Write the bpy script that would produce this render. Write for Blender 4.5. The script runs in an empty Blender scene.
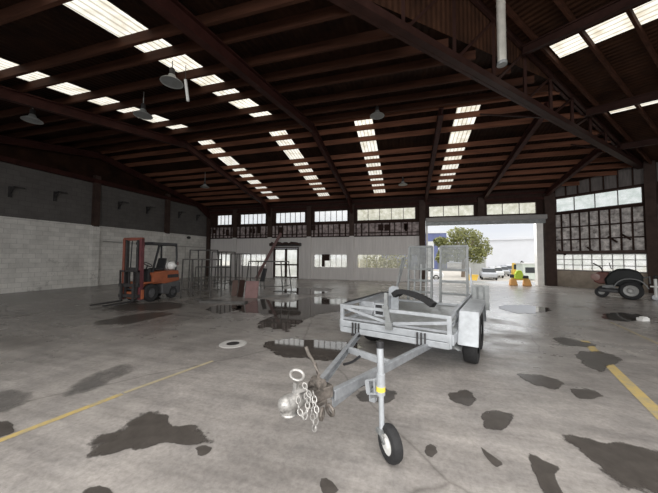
import bpy, bmesh, math, random
from mathutils import Vector, Matrix
R = math.radians
rnd = random.Random(7)
scene = bpy.context.scene
COL = scene.collection

# ------------------------------------------------------------------ camera
F, CX, CY, H = 275.0, 329.0, 246.5, 1.5
PITCH, YAW, ROLL = math.atan(11 / F), math.atan(77 / F), R(0.3)
f0 = Vector((-math.sin(YAW), math.cos(YAW), 0)); r0 = Vector((math.cos(YAW), math.sin(YAW), 0)); z0 = Vector((0, 0, 1))
fwd = f0 * math.cos(PITCH) + z0 * math.sin(PITCH)
up0 = -f0 * math.sin(PITCH) + z0 * math.cos(PITCH)
rt = r0 * math.cos(ROLL) + up0 * math.sin(ROLL)
upv = -r0 * math.sin(ROLL) + up0 * math.cos(ROLL)
cam = bpy.data.cameras.new('camera'); camo = bpy.data.objects.new('camera', cam); COL.objects.link(camo)
cam.sensor_fit = 'HORIZONTAL'; cam.sensor_width = 36; cam.lens = F / 658 * 36; cam.clip_end = 500; cam.clip_start = .05
camo.matrix_world = Matrix(((rt.x, upv.x, -fwd.x, 0), (rt.y, upv.y, -fwd.y, 0), (rt.z, upv.z, -fwd.z, H), (0, 0, 0, 1)))
scene.camera = camo

def ray(x, y): return fwd + rt * ((x - CX) / F) - upv * ((y - CY) / F)
def G(x, y, z=0.0):                      # point of the level z seen at a survey pixel
    v = ray(x, y); t = (z - H) / v.z
    return Vector((v.x * t, v.y * t, z))
def PY(x, y, Y):
    v = ray(x, y); t = Y / v.y
    return Vector((v.x * t, Y, H + v.z * t))
def PXp(x, y, X):
    v = ray(x, y); t = X / v.x
    return Vector((X, v.y * t, H + v.z * t))

# ------------------------------------------------------------------ mesh builder
class MB:
    def __init__(s): s.bm = bmesh.new()
    def poly(s, pts):
        return s.bm.faces.new([s.bm.verts.new(Vector(p)) for p in pts])
    def box(s, c, d, rz=0, rx=0, ry=0):
        m = Matrix.Translation(Vector(c)) @ Matrix.Rotation(rz, 4, 'Z') @ Matrix.Rotation(ry, 4, 'Y') @ Matrix.Rotation(rx, 4, 'X')
        v = [s.bm.verts.new(m @ Vector((x * d[0] / 2, y * d[1] / 2, z * d[2] / 2))) for x in (-1, 1) for y in (-1, 1) for z in (-1, 1)]
        for f in ((0, 1, 3, 2), (4, 6, 7, 5), (0, 4, 5, 1), (2, 3, 7, 6), (0, 2, 6, 4), (1, 5, 7, 3)): s.bm.faces.new([v[i] for i in f])
        return s
    def bb(s, x0, x1, y0, y1, z0_, z1): return s.box(((x0 + x1) / 2, (y0 + y1) / 2, (z0_ + z1) / 2), (x1 - x0, y1 - y0, z1 - z0_))
    def bar(s, p, q, w, h=None, up=(0, 0, 1)):
        p, q = Vector(p), Vector(q); h = h or w
        d = (q - p).normalized(); u = Vector(up)
        if abs(d.dot(u)) > .98: u = Vector((0, 1, 0))
        a = d.cross(u).normalized() * (w / 2); b = a.cross(d).normalized() * (h / 2)
        v = [s.bm.verts.new(o + i * a + j * b) for o in (p, q) for i, j in ((-1, -1), (1, -1), (1, 1), (-1, 1))]
        for f in ((3, 2, 1, 0), (4, 5, 6, 7), (0, 1, 5, 4), (1, 2, 6, 5), (2, 3, 7, 6), (3, 0, 4, 7)): s.bm.faces.new([v[i] for i in f])
        return s
    def tube(s, pts, r, n=10, r2=None, cap=True):
        pts = [Vector(p) for p in pts]; rings = []
        for i, p in enumerate(pts):
            d = (pts[min(i + 1, len(pts) - 1)] - pts[max(i - 1, 0)]).normalized()
            u = Vector((0, 0, 1)) if abs(d.z) < .9 else Vector((0, 1, 0))
            a = d.cross(u).normalized(); b = a.cross(d).normalized()
            rr = r if r2 is None else r + (r2 - r) * i / (len(pts) - 1)
            rings.append([s.bm.verts.new(p + rr * (math.cos(2 * math.pi * k / n) * a + math.sin(2 * math.pi * k / n) * b)) for k in range(n)])
        for A, B in zip(rings, rings[1:]):
            for k in range(n): s.bm.faces.new((A[k], A[(k + 1) % n], B[(k + 1) % n], B[k]))
        if cap: s.bm.faces.new(rings[0][::-1]); s.bm.faces.new(rings[-1])
        return s
    def lathe(s, prof, o=(0, 0, 0), axis='Z', n=24, cap=True):   # prof: (radius, along)
        o = Vector(o); rings = []
        for r_, t in prof:
            ring = []
            for k in range(n):
                c_, s_ = math.cos(2 * math.pi * k / n) * r_, math.sin(2 * math.pi * k / n) * r_
                p = (c_, s_, t) if axis == 'Z' else ((t, c_, s_) if axis == 'X' else (s_, t, c_))
                ring.append(s.bm.verts.new(o + Vector(p)))
            rings.append(ring)
        for A, B in zip(rings, rings[1:]):
            for k in range(n): s.bm.faces.new((A[k], A[(k + 1) % n], B[(k + 1) % n], B[k]))
        if cap: s.bm.faces.new(rings[0][::-1]); s.bm.faces.new(rings[-1])
        return s
    def prism(s, pts, dvec):               # extrude closed polygon of 3D points
        d = Vector(dvec); a = [s.bm.verts.new(Vector(p)) for p in pts]; b = [s.bm.verts.new(Vector(p) + d) for p in pts]
        s.bm.faces.new(a[::-1]); s.bm.faces.new(b); n = len(a)
        for i in range(n): s.bm.faces.new((a[i], a[(i + 1) % n], b[(i + 1) % n], b[i]))
        return s
    def band(s, pts, wvec, th):            # thick curved sheet along pts, wide by wvec
        w = Vector(wvec); pts = [Vector(p) for p in pts]; top, bot = [], []
        for i, p in enumerate(pts):
            d = (pts[min(i + 1, len(pts) - 1)] - pts[max(i - 1, 0)]).normalized(); nn = w.cross(d).normalized() * th
            top.append(p); bot.append(p + nn)
        return s.prism([*top, *bot[::-1]], w)
    def torus(s, c, R_, r_, nrm=(0, 0, 1), n=20, m=8, sx=1.0, xd=None):
        c = Vector(c); nz = Vector(nrm).normalized()
        a = Vector(xd).normalized() if xd else nz.orthogonal().normalized(); b = nz.cross(a)
        rings = []
        for i in range(n):
            t = 2 * math.pi * i / n; dr = a * math.cos(t) * sx + b * math.sin(t); ce = c + dr * R_; dn = dr.normalized()
            rings.append([s.bm.verts.new(ce + r_ * (math.cos(2 * math.pi * k / m) * dn + math.sin(2 * math.pi * k / m) * nz)) for k in range(m)])
        for i in range(n):
            A, B = rings[i], rings[(i + 1) % n]
            for k in range(m): s.bm.faces.new((A[k], B[k], B[(k + 1) % m], A[(k + 1) % m]))
        return s
    def ball(s, c, r, sc=(1, 1, 1), n=2):
        bmesh.ops.create_icosphere(s.bm, subdivisions=n, radius=r, matrix=Matrix.Translation(Vector(c)) @ Matrix.Diagonal((*sc, 1)))
        return s
    def build(s, name, mat, parent=None, bevel=0, smooth=False, label=None, kind=None, cat=None, group=None):
        bmesh.ops.recalc_face_normals(s.bm, faces=s.bm.faces)
        me = bpy.data.meshes.new(name); s.bm.to_mesh(me); s.bm.free()
        o = bpy.data.objects.new(name, me); COL.objects.link(o)
        me.materials.append(mat)
        if smooth:
            for p in me.polygons: p.use_smooth = True
            me.set_sharp_from_angle(angle=R(40))
        if bevel:
            b = o.modifiers.new('bevel', 'BEVEL'); b.width = bevel; b.segments = 2; b.limit_method = 'ANGLE'; b.harden_normals = False
        if parent: o.parent = parent
        return tag(o, label, cat, group, kind)
def tag(o, label=None, cat=None, group=None, kind=None):
    if label: o['label'] = label
    if cat: o['category'] = cat
    if group: o['group'] = group
    if kind: o['kind'] = kind
    return o
def thing(name, label, cat, loc=(0, 0, 0), rz=0, group=None, kind=None):
    o = bpy.data.objects.new(name, None); COL.objects.link(o); o.location = loc; o.rotation_euler = (0, 0, rz); o.empty_display_size = .1
    return tag(o, label, cat, group, kind)
def dup(root, loc, rz, label, group=None):
    c = root.copy(); COL.objects.link(c); c.location = loc; c.rotation_euler = (0, 0, rz); c['label'] = label
    if group: c['group'] = group
    for ch in list(root.children):
        d = ch.copy(); COL.objects.link(d); d.parent = c
        for g in list(ch.children):
            e = g.copy(); COL.objects.link(e); e.parent = d
    return c

# ------------------------------------------------------------------ materials
def newmat(name):
    m = bpy.data.materials.new(name); m.use_nodes = True; nt = m.node_tree; nt.nodes.clear()
    return m, nt, nt.nodes.new('ShaderNodeOutputMaterial')
def nd(nt, t, **kw):
    n = nt.nodes.new(t)
    for k, v in kw.items():
        if k.startswith('_'): setattr(n, k[1:], v)
        else: n.inputs[k].default_value = v
    return n
def ramp(nt, src, stops):
    n = nt.nodes.new('ShaderNodeValToRGB'); cr = n.color_ramp
    while len(cr.elements) < len(stops): cr.elements.new(.5)
    for e, (p, c) in zip(cr.elements, stops): e.position = p; e.color = (*c, 1) if len(c) == 3 else c
    nt.links.new(src, n.inputs[0]); return n.outputs[0]
def mixc(nt, a, b, fac, mode='MIX'):
    n = nt.nodes.new('ShaderNodeMix'); n.data_type = 'RGBA'; n.blend_type = mode
    for s, v in ((0, fac), (6, a), (7, b)):
        if hasattr(v, 'node'): nt.links.new(v, n.inputs[s])
        else: n.inputs[s].default_value = v if s == 0 else (*v, 1)
    return n.outputs[2]
def pbr(name, col, rough=.6, metal=0.0, var=.25, scale=4.0, bump=0.0, bscale=30, col2=None, stretch=(1, 1, 1), spec=.5):
    m, nt, out = newmat(name); L = nt.links.new
    b = nt.nodes.new('ShaderNodeBsdfPrincipled'); b.inputs['Roughness'].default_value = rough; b.inputs['Metallic'].default_value = metal
    b.inputs['Specular IOR Level'].default_value = spec
    tc = nt.nodes.new('ShaderNodeTexCoord'); mp = nd(nt, 'ShaderNodeMapping'); mp.inputs['Scale'].default_value = stretch
    L(tc.outputs['Object'], mp.inputs[0])
    no = nd(nt, 'ShaderNodeTexNoise', Scale=scale, Detail=6.0, Roughness=.65); L(mp.outputs[0], no.inputs['Vector'])
    dark = tuple(c * (1 - var) for c in col); lite = col2 or tuple(min(1, c * (1 + var)) for c in col)
    L(ramp(nt, no.outputs[0], [(.3, dark), (.7, lite)]), b.inputs['Base Color'])
    if bump:
        n2 = nd(nt, 'ShaderNodeTexNoise', Scale=bscale, Detail=4.0); L(mp.outputs[0], n2.inputs['Vector'])
        bp = nd(nt, 'ShaderNodeBump', Strength=bump, Distance=.02); L(n2.outputs[0], bp.inputs['Height']); L(bp.outputs[0], b.inputs['Normal'])
    L(b.outputs[0], out.inputs[0]); return m

M = {}
M['galv'] = pbr('galvanised_steel', (.31, .325, .345), .42, .35, .26, 9, .05, 60)
M['galv_dark'] = pbr('weathered_galvanised_steel', (.24, .25, .25), .5, .4, .3, 8, .1, 50)
M['galv_pale'] = pbr('pale_zinc', (.365, .385, .405), .45, .2, .2, 7)
M['checker'] = pbr('deck_plate', (.38, .39, .39), .45, .5, .2, 12, .3, 60)
M['black'] = pbr('black_plastic', (.018, .018, .02), .45, 0, .3, 10)
M['rampsteel'] = pbr('ramp_steel', (.19, .20, .20), .5, .3, .25, 8)
M['rubber'] = pbr('tyre_rubber', (.016, .016, .017), .8, 0, .3, 20, .3, 60)
M['rust'] = pbr('rusty_iron', (.085, .075, .066), .6, .4, .45, 14, .3, 60, (.24, .21, .185))
M['darkmetal'] = pbr('dark_steel', (.045, .042, .042), .5, .4, .3, 8)
M['chrome'] = pbr('worn_chrome', (.36, .35, .335), .4, .5, .5, 25)
M['flue'] = pbr('flue_galvanised', (.62, .60, .54), .3, .45, .15, 5)
M['yellow'] = pbr('yellow_sticker', (.75, .6, .08), .5)
M['beam'] = pbr('oxide_red_steel', (.036, .0125, .010), .6, 0, .35, 3, .1, 30, spec=.12)
M['truss'] = pbr('brown_oxide_steel', (.032, .015, .012), .55, 0, .3, 3, .1, 30, spec=.12)
M['purlin'] = pbr('shaded_brown_timber', (.048, .020, .012), .75, 0, .4, 3, .2, 20, None, (.3, 3, 3), spec=.12)  # same timber as the far purlins, darkened to paint in shade
M['purlin_far'] = pbr('lit_brown_timber', (.14, .060, .036), .75, 0, .4, 3, .2, 20, None, (.3, 3, 3), spec=.12)  # lighter, redder copy: light on the far slope put into the colour
M['column'] = pbr('dark_brown_column', (.055, .036, .03), .6, 0, .3, 3, spec=.12)
M['brownframe'] = pbr('brown_window_timber', (.05, .028, .022), .7, 0, .3, 5)
M['orange'] = pbr('forklift_orange', (.30, .085, .035), .5, 0, .25, 4)
M['redorange'] = pbr('mast_red', (.17, .048, .03), .55, 0, .3, 4)
M['forkgrey'] = pbr('counterweight_grey', (.075, .075, .078), .55, 0, .25, 4)
M['gas'] = pbr('gas_bottle_silver', (.72, .72, .70), .4, .05, .15, 6)
M['trestle'] = pbr('trestle_steel', (.10, .095, .09), .55, .4, .4, 6)
M['pink'] = pbr('faded_red_board', (.20, .115, .11), .7, 0, .2, 5)
M['brown'] = pbr('brown_board', (.09, .055, .045), .7, 0, .3, 5)
M['lampw'] = pbr('lamp_enamel', (.28, .29, .28), .5, 0, .15, 5)
M['lampin'] = pbr('lamp_lens', (.18, .19, .19), .3, 0, .2, 5)
M['white'] = pbr('white_paint', (.72, .72, .70), .55, 0, .08, 4)
M['maroon'] = pbr('maroon_paint', (.10, .02, .025), .5, 0, .3, 5)
M['mower'] = pbr('mower_dark_body', (.007, .009, .0088), .5, 0, .3, 5, spec=.25)
M['mowergrey'] = pbr('mower_grey_guard', (.15, .155, .155), .5, 0, .2, 5)
M['mowerred'] = pbr('mower_engine_red', (.11, .035, .026), .6, 0, .4, 10)
M['rim'] = pbr('grey_rim', (.33, .33, .32), .5, .2, .15, 6)
M['lime'] = pbr('hi_vis_lime', (.62, .85, .08), .7, 0, .1, 5)
M['hiorange'] = pbr('safety_orange', (.80, .42, .14), .6, 0, .1, 5)
M['yellowpaint'] = pbr('plant_yellow', (.75, .5, .08), .5, 0, .15, 3)
M['bark'] = pbr('bark', (.22, .17, .13), .9, 0, .3, 6)
M['leaf'] = pbr('leaves', (.16, .19, .055), .7, 0, .45, 1.2, 0, 30, (.36, .36, .13))
M['blueclad'] = pbr('blue_cladding', (.14, .165, .33), .6, 0, .2, .5)
M['paleclad'] = pbr('pale_cladding', (.74, .76, .80), .6, 0, .05, .3)
M['carwhite'] = pbr('car_white', (.75, .76, .77), .3, 0, .04, 2)
M['carsilver'] = pbr('car_silver', (.45, .47, .5), .3, .4, .05, 2)
M['cardark'] = pbr('car_dark', (.18, .2, .25), .3, .2, .1, 2)
M['carglass'] = pbr('car_glass', (.03, .035, .04), .08, 0, .1, 2)
M['fence'] = pbr('pale_fence', (.68, .69, .68), .7, 0, .1, 2)
M['conduit'] = pbr('pale_conduit', (.35, .34, .32), .6, 0, .1, 4)
M['jamb'] = pbr('pale_door_jamb', (.86, .84, .80), .6, 0, .1, 3)
M['rollbox'] = pbr('grey_roller_box', (.30, .29, .28), .55, 0, .12, 3)

def roofmat(name, c1, c2, axis):
    m, nt, out = newmat(name); L = nt.links.new
    b = nd(nt, 'ShaderNodeBsdfPrincipled', Roughness=.8); b.inputs['Specular IOR Level'].default_value = .08; tc = nt.nodes.new('ShaderNodeTexCoord')
    no = nd(nt, 'ShaderNodeTexNoise', Scale=1.3, Detail=6.0, Roughness=.7); L(tc.outputs['Object'], no.inputs['Vector'])
    L(ramp(nt, no.outputs[0], [(.3, c1), (.72, c2)]), b.inputs['Base Color'])
    mp = nd(nt, 'ShaderNodeMapping'); mp.inputs['Rotation'].default_value = (0, 0, axis); L(tc.outputs['Object'], mp.inputs[0])
    w = nd(nt, 'ShaderNodeTexWave', Scale=2.1, Distortion=0.0); w.bands_direction = 'X'; L(mp.outputs[0], w.inputs['Vector'])
    bp = nd(nt, 'ShaderNodeBump', Strength=.6, Distance=.03); L(w.outputs['Fac'], bp.inputs['Height']); L(bp.outputs[0], b.inputs['Normal'])
    L(b.outputs[0], out.inputs[0]); return m
M['roof'] = roofmat('rusty_roof_sheet', (.008, .004, .003), (.035, .016, .009), 0)
M['roofwing'] = roofmat('rusty_roof_sheet_wing', (.02, .010, .007), (.07, .032, .018), R(-43.4))

def skylightmat(name, axis, scale):
    m, nt, out = newmat(name); L = nt.links.new
    tc = nt.nodes.new('ShaderNodeTexCoord'); mp = nd(nt, 'ShaderNodeMapping'); mp.inputs['Rotation'].default_value = (0, 0, axis); L(tc.outputs['Object'], mp.inputs[0])
    w = nd(nt, 'ShaderNodeTexWave', Scale=scale, Distortion=.4); w.bands_direction = 'X'; L(mp.outputs[0], w.inputs['Vector'])
    no = nd(nt, 'ShaderNodeTexNoise', Scale=3.0, Detail=5.0); L(tc.outputs['Object'], no.inputs['Vector'])
    c = ramp(nt, w.outputs['Fac'], [(.0, (.38, .355, .30)), (.35, (.66, .635, .575))])
    c2 = ramp(nt, no.outputs[0], [(.3, (.72, .68, .6)), (.55, (1, 1, 1))])
    col = mixc(nt, c, c2, 1.0, 'MULTIPLY')
    t = nt.nodes.new('ShaderNodeBsdfTransparent'); L(col, t.inputs[0])
    tl = nt.nodes.new('ShaderNodeBsdfTranslucent'); L(col, tl.inputs[0])
    mx = nd(nt, 'ShaderNodeMixShader', Fac=.25); L(t.outputs[0], mx.inputs[1]); L(tl.outputs[0], mx.inputs[2])
    L(mx.outputs[0], out.inputs[0]); return m
M['sky_sheet'] = skylightmat('translucent_roof_sheet', 0, 2.1)
M['sky_wing'] = skylightmat('translucent_roof_sheet_wing', R(-43.4), 2.1)

def panemat(name, c1, c2, trans=.35, nscale=2.0):
    m, nt, out = newmat(name); L = nt.links.new
    tc = nt.nodes.new('ShaderNodeTexCoord'); no = nd(nt, 'ShaderNodeTexNoise', Scale=nscale, Detail=5.0); L(tc.outputs['Object'], no.inputs['Vector'])
    col = ramp(nt, no.outputs[0], [(.35, c1), (.65, c2)])
    t = nt.nodes.new('ShaderNodeBsdfTransparent'); L(col, t.inputs[0])
    tl = nt.nodes.new('ShaderNodeBsdfTranslucent'); L(col, tl.inputs[0])
    mx = nd(nt, 'ShaderNodeMixShader', Fac=trans); L(t.outputs[0], mx.inputs[1]); L(tl.outputs[0], mx.inputs[2])
    gl = nd(nt, 'ShaderNodeBsdfGlossy', Roughness=.15); m2 = nd(nt, 'ShaderNodeMixShader', Fac=.04); L(mx.outputs[0], m2.inputs[1]); L(gl.outputs[0], m2.inputs[2])
    L(m2.outputs[0], out.inputs[0]); return m
M['pane'] = panemat('frosted_pane', (.9, .91, .9), (1, .995, .97), .2)
M['pane_warm'] = panemat('grimy_pane', (.62, .60, .47), (.86, .83, .70), .2, 3.5)
M['pane_green'] = panemat('green_tint_pane', (.72, .78, .72), (.93, .96, .92), .25, 3.0)
M['pane_low'] = panemat('low_pane', (.78, .80, .74), (1, 1, .97), .55, 3.0)

def wallmat(name, lower, upper, zsplit, brick=True):
    m, nt, out = newmat(name); L = nt.links.new
    b = nd(nt, 'ShaderNodeBsdfPrincipled', Roughness=.8); tc = nt.nodes.new('ShaderNodeTexCoord')
    no = nd(nt, 'ShaderNodeTexNoise', Scale=1.6, Detail=7.0, Roughness=.7); L(tc.outputs['Object'], no.inputs['Vector'])
    c = ramp(nt, no.outputs[0], [(.25, tuple(x * .72 for x in lower)), (.6, lower)])
    mp = nd(nt, 'ShaderNodeMapping'); mp.inputs['Rotation'].default_value = (R(90), 0, R(90)); L(tc.outputs['Object'], mp.inputs[0])
    # vector for bricks: (y, z)
    sx = nt.nodes.new('ShaderNodeSeparateXYZ'); L(tc.outputs['Object'], sx.inputs[0])
    cb = nt.nodes.new('ShaderNodeCombineXYZ'); L(sx.outputs['Y'], cb.inputs[0]); L(sx.outputs['Z'], cb.inputs[1])
    br = nd(nt, 'ShaderNodeTexBrick', Scale=1.0); br.inputs['Brick Width'].default_value = .4; br.inputs['Row Height'].default_value = .2
    br.inputs['Mortar Size'].default_value = .008; br.inputs['Color1'].default_value = (1, 1, 1, 1); br.inputs['Color2'].default_value = (.86, .86, .86, 1); br.inputs['Mortar'].default_value = (.7, .7, .7, 1)
    L(cb.outputs[0], br.inputs['Vector'])
    c = mixc(nt, c, br.outputs['Color'], 1.0, 'MULTIPLY')
    # flaking paint, low and mid height
    n2 = nd(nt, 'ShaderNodeTexNoise', Scale=5.0, Detail=8.0, Roughness=.75); L(tc.outputs['Object'], n2.inputs['Vector'])
    n3 = nd(nt, 'ShaderNodeTexNoise', Scale=.55, Detail=2.0); L(tc.outputs['Object'], n3.inputs['Vector'])
    mu = nd(nt, 'ShaderNodeMath', _operation='MULTIPLY'); L(n2.outputs[0], mu.inputs[0]); L(n3.outputs[0], mu.inputs[1])
    fl = ramp(nt, mu.outputs[0], [(.38, (0, 0, 0)), (.42, (.7, .7, .7))])
    c = mixc(nt, c, tuple(x * .45 for x in lower), fl)
    L(c, b.inputs['Base Color'])
    bp = nd(nt, 'ShaderNodeBump', Strength=.3, Distance=.01); L(br.outputs['Color'], bp.inputs['Height']); L(bp.outputs[0], b.inputs['Normal'])
    L(b.outputs[0], out.inputs[0]); return m
M['blockwhite'] = wallmat('white_painted_block', (.72, .70, .66), None, 0)
M['blockgrey'] = wallmat('bare_grey_block', (.115, .106, .10), None, 0)
M['cladding'] = pbr('grey_wall_cladding', (.64, .615, .60), .7, 0, .1, 2.5, .1, 8, None, (6, 1, .3))
M['band'] = pbr('patchy_timber_lining', (.20, .15, .145), .8, 0, .65, 5, .2, 20, (.58, .49, .48))
M['darkwood'] = pbr('dark_timber', (.035, .02, .016), .75, 0, .35, 4, spec=.12)
M['greyplank'] = pbr('grey_plank', (.13, .115, .11), .8, 0, .3, 3, .2, 20, None, (4, 4, .5))
M['panelboard'] = pbr('stained_lining_board', (.40, .34, .32), .8, 0, .7, 4.5, .2, 20, (.88, .83, .80))
M['lowwall'] = pbr('dun_low_wall', (.30, .25, .20), .8, 0, .25, 2.5)

def floormat():
    m, nt, out = newmat('wet_concrete'); L = nt.links.new
    b = nt.nodes.new('ShaderNodeBsdfPrincipled'); tc = nt.nodes.new('ShaderNodeTexCoord'); P = tc.outputs['Object']
    big = nd(nt, 'ShaderNodeTexNoise', Scale=.38, Detail=5.0, Roughness=.6, Distortion=.4); L(P, big.inputs['Vector'])
    mid = nd(nt, 'ShaderNodeTexNoise', Scale=2.2, Detail=8.0, Roughness=.72); L(P, mid.inputs['Vector'])
    fine = nd(nt, 'ShaderNodeTexNoise', Scale=24.0, Detail=6.0, Roughness=.75); L(P, fine.inputs['Vector'])
    c = ramp(nt, big.outputs[0], [(.3, (.205, .193, .182)), (.62, (.350, .333, .315))])
    c2 = ramp(nt, mid.outputs[0], [(.28, (.66, .66, .67)), (.62, (1.06, 1.05, 1.04))])
    c = mixc(nt, c, c2, 1.0, 'MULTIPLY')
    c3 = ramp(nt, fine.outputs[0], [(.3, (.72, .71, .70)), (.6, (1.06, 1.06, 1.06))])
    c = mixc(nt, c, c3, 1.0, 'MULTIPLY')
    # drag streaks
    ms = nd(nt, 'ShaderNodeMapping'); ms.inputs['Rotation'].default_value = (0, 0, R(20)); ms.inputs['Scale'].default_value = (.5, 4.0, 1); L(P, ms.inputs[0])
    st = nd(nt, 'ShaderNodeTexNoise', Scale=1.6, Detail=7.0, Roughness=.7); L(ms.outputs[0], st.inputs['Vector'])
    c = mixc(nt, c, ramp(nt, st.outputs[0], [(.32, (.78, .77, .77)), (.6, (1.08, 1.07, 1.07))]), 1.0, 'MULTIPLY')
    # cracks
    nv = nd(nt, 'ShaderNodeTexNoise', Scale=1.2, Detail=4.0); L(P, nv.inputs['Vector'])
    mxv = nt.nodes.new('ShaderNodeMix'); mxv.data_type = 'VECTOR'; mxv.inputs[0].default_value = .22; L(P, mxv.inputs[4]); L(nv.outputs['Color'], mxv.inputs[5])
    vo = nd(nt, 'ShaderNodeTexVoronoi', Scale=.42); vo.feature = 'DISTANCE_TO_EDGE'; L(mxv.outputs[1], vo.inputs['Vector'])
    cr = ramp(nt, vo.outputs['Distance'], [(.0, (1, 1, 1)), (.006, (0, 0, 0))])
    c = mixc(nt, c, mixc(nt, c, (.62, .61, .6), 1.0, 'MULTIPLY'), cr)
    # damp: glossier toward back and left; left darkening also paints in light falloff
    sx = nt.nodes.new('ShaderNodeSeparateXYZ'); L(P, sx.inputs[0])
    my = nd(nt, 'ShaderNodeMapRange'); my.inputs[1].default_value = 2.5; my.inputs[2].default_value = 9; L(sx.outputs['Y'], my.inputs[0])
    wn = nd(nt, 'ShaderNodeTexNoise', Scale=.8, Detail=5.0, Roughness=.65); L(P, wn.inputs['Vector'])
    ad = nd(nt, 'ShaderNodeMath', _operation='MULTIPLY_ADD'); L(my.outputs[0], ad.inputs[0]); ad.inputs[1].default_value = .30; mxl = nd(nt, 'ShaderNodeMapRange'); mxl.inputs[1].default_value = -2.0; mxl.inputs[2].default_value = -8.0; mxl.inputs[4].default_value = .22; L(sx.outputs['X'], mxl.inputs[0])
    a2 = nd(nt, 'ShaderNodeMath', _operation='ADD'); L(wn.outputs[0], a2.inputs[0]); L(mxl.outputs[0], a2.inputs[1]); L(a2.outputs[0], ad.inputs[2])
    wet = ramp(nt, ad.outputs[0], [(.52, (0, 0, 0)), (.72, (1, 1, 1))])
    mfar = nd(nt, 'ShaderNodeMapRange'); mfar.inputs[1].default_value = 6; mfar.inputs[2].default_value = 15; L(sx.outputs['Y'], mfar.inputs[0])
    c = mixc(nt, c, mixc(nt, c, (1.55, 1.54, 1.52), 1.0, 'MULTIPLY'), mfar.outputs[0])  # far floor colour lightened to stand in for light missing at the back
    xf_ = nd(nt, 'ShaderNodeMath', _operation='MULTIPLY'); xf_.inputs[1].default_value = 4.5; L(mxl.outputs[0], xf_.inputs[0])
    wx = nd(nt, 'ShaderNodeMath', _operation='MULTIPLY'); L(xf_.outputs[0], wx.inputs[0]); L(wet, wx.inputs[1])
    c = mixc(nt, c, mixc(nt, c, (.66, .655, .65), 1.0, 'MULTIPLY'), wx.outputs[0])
    L(c, b.inputs['Base Color'])
    rr = nd(nt, 'ShaderNodeMapRange'); rr.inputs[3].default_value = .58; rr.inputs[4].default_value = .27
    L(wet, rr.inputs[0]); L(rr.outputs[0], b.inputs['Roughness'])
    bp = nd(nt, 'ShaderNodeBump', Strength=.12, Distance=.01); L(fine.outputs[0], bp.inputs['Height']); L(bp.outputs[0], b.inputs['Normal'])
    L(b.outputs[0], out.inputs[0]); return m
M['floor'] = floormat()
def watermat(name, col, rough, edge=5.0, soft=.0, maxa=1.0):
    m, nt, out = newmat(name); L = nt.links.new
    b = nd(nt, 'ShaderNodeBsdfPrincipled', Roughness=rough); tc = nt.nodes.new('ShaderNodeTexCoord')
    no = nd(nt, 'ShaderNodeTexNoise', Scale=9.0, Detail=6.0, Roughness=.7); L(tc.outputs['Object'], no.inputs['Vector'])
    L(ramp(nt, no.outputs[0], [(.3, tuple(x * .75 for x in col)), (.7, tuple(x * 1.3 for x in col))]), b.inputs['Base Color'])
    at = nt.nodes.new('ShaderNodeAttribute'); at.attribute_name = 'depth'
    n2 = nd(nt, 'ShaderNodeTexNoise', Scale=edge, Detail=7.0, Roughness=.7); L(tc.outputs['Object'], n2.inputs['Vector'])
    ma = nd(nt, 'ShaderNodeMath', _operation='MULTIPLY_ADD'); L(n2.outputs[0], ma.inputs[0]); ma.inputs[1].default_value = 2.6; L(at.outputs['Fac'], ma.inputs[2])
    mr = nd(nt, 'ShaderNodeMapRange'); mr.inputs[1].default_value = 1.5; mr.inputs[2].default_value = 1.62 + soft * 2; L(ma.outputs[0], mr.inputs[0])
    sm = nd(nt, 'ShaderNodeMath', _operation='MULTIPLY'); L(mr.outputs[0], sm.inputs[0]); sm.inputs[1].default_value = maxa
    tr = nt.nodes.new('ShaderNodeBsdfTransparent'); mx = nt.nodes.new('ShaderNodeMixShader'); L(sm.outputs[0], mx.inputs[0]); L(tr.outputs[0], mx.inputs[1]); L(b.outputs[0], mx.inputs[2])
    L(mx.outputs[0], out.inputs[0]); return m
M['water'] = watermat('standing_water', (.07, .062, .056), .04, 3.0)
M['damp'] = watermat('damp_stain', (.068, .060, .054), .3, 5.0, .12, .93)
M['dampsoft'] = watermat('drying_damp', (.125, .118, .112), .4, 3.0, .45, .75)
def linemat():
    m, nt, out = newmat('worn_yellow_line'); L = nt.links.new
    b = nd(nt, 'ShaderNodeBsdfPrincipled', Roughness=.55); tc = nt.nodes.new('ShaderNodeTexCoord')
    no = nd(nt, 'ShaderNodeTexNoise', Scale=7.0, Detail=8.0, Roughness=.8); L(tc.outputs['Object'], no.inputs['Vector'])
    L(ramp(nt, no.outputs[0], [(.36, (.30, .27, .20)), (.55, (.47, .35, .13))]), b.inputs['Base Color']); L(b.outputs[0], out.inputs[0]); return m
M['line'] = linemat()
M['line_faint'] = pbr('faded_yellow_line', (.36, .31, .21), .6, 0, .15, 8)
M['gravel'] = pbr('yard_gravel', (.50, .47, .42), .85, 0, .2, 1.5, .2, 20)
M['apron'] = pbr('wet_apron', (.40, .40, .40), .25, 0, .25, .8)

# ------------------------------------------------------------------ setting: floor and yard
YF, EAVE, T = 18.25, 5.45, .176
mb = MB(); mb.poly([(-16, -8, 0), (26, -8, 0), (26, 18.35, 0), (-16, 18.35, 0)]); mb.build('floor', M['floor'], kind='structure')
mb = MB(); mb.poly([(-60, 18.35, -.01), (70, 18.35, -.01), (70, 21.5, -.06), (-60, 21.5, -.06)]); mb.build('pavement', M['apron'], kind='structure')
mb = MB()
ys = [(21.5, -.06), (36, -1.2), (170, -1.2)]
for (a, za), (b_, zb) in zip(ys, ys[1:]): mb.poly([(-150, a, za), (190, a, za), (190, b_, zb), (-150, b_, zb)])
mb.build('ground', M['gravel'], kind='structure')

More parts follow.
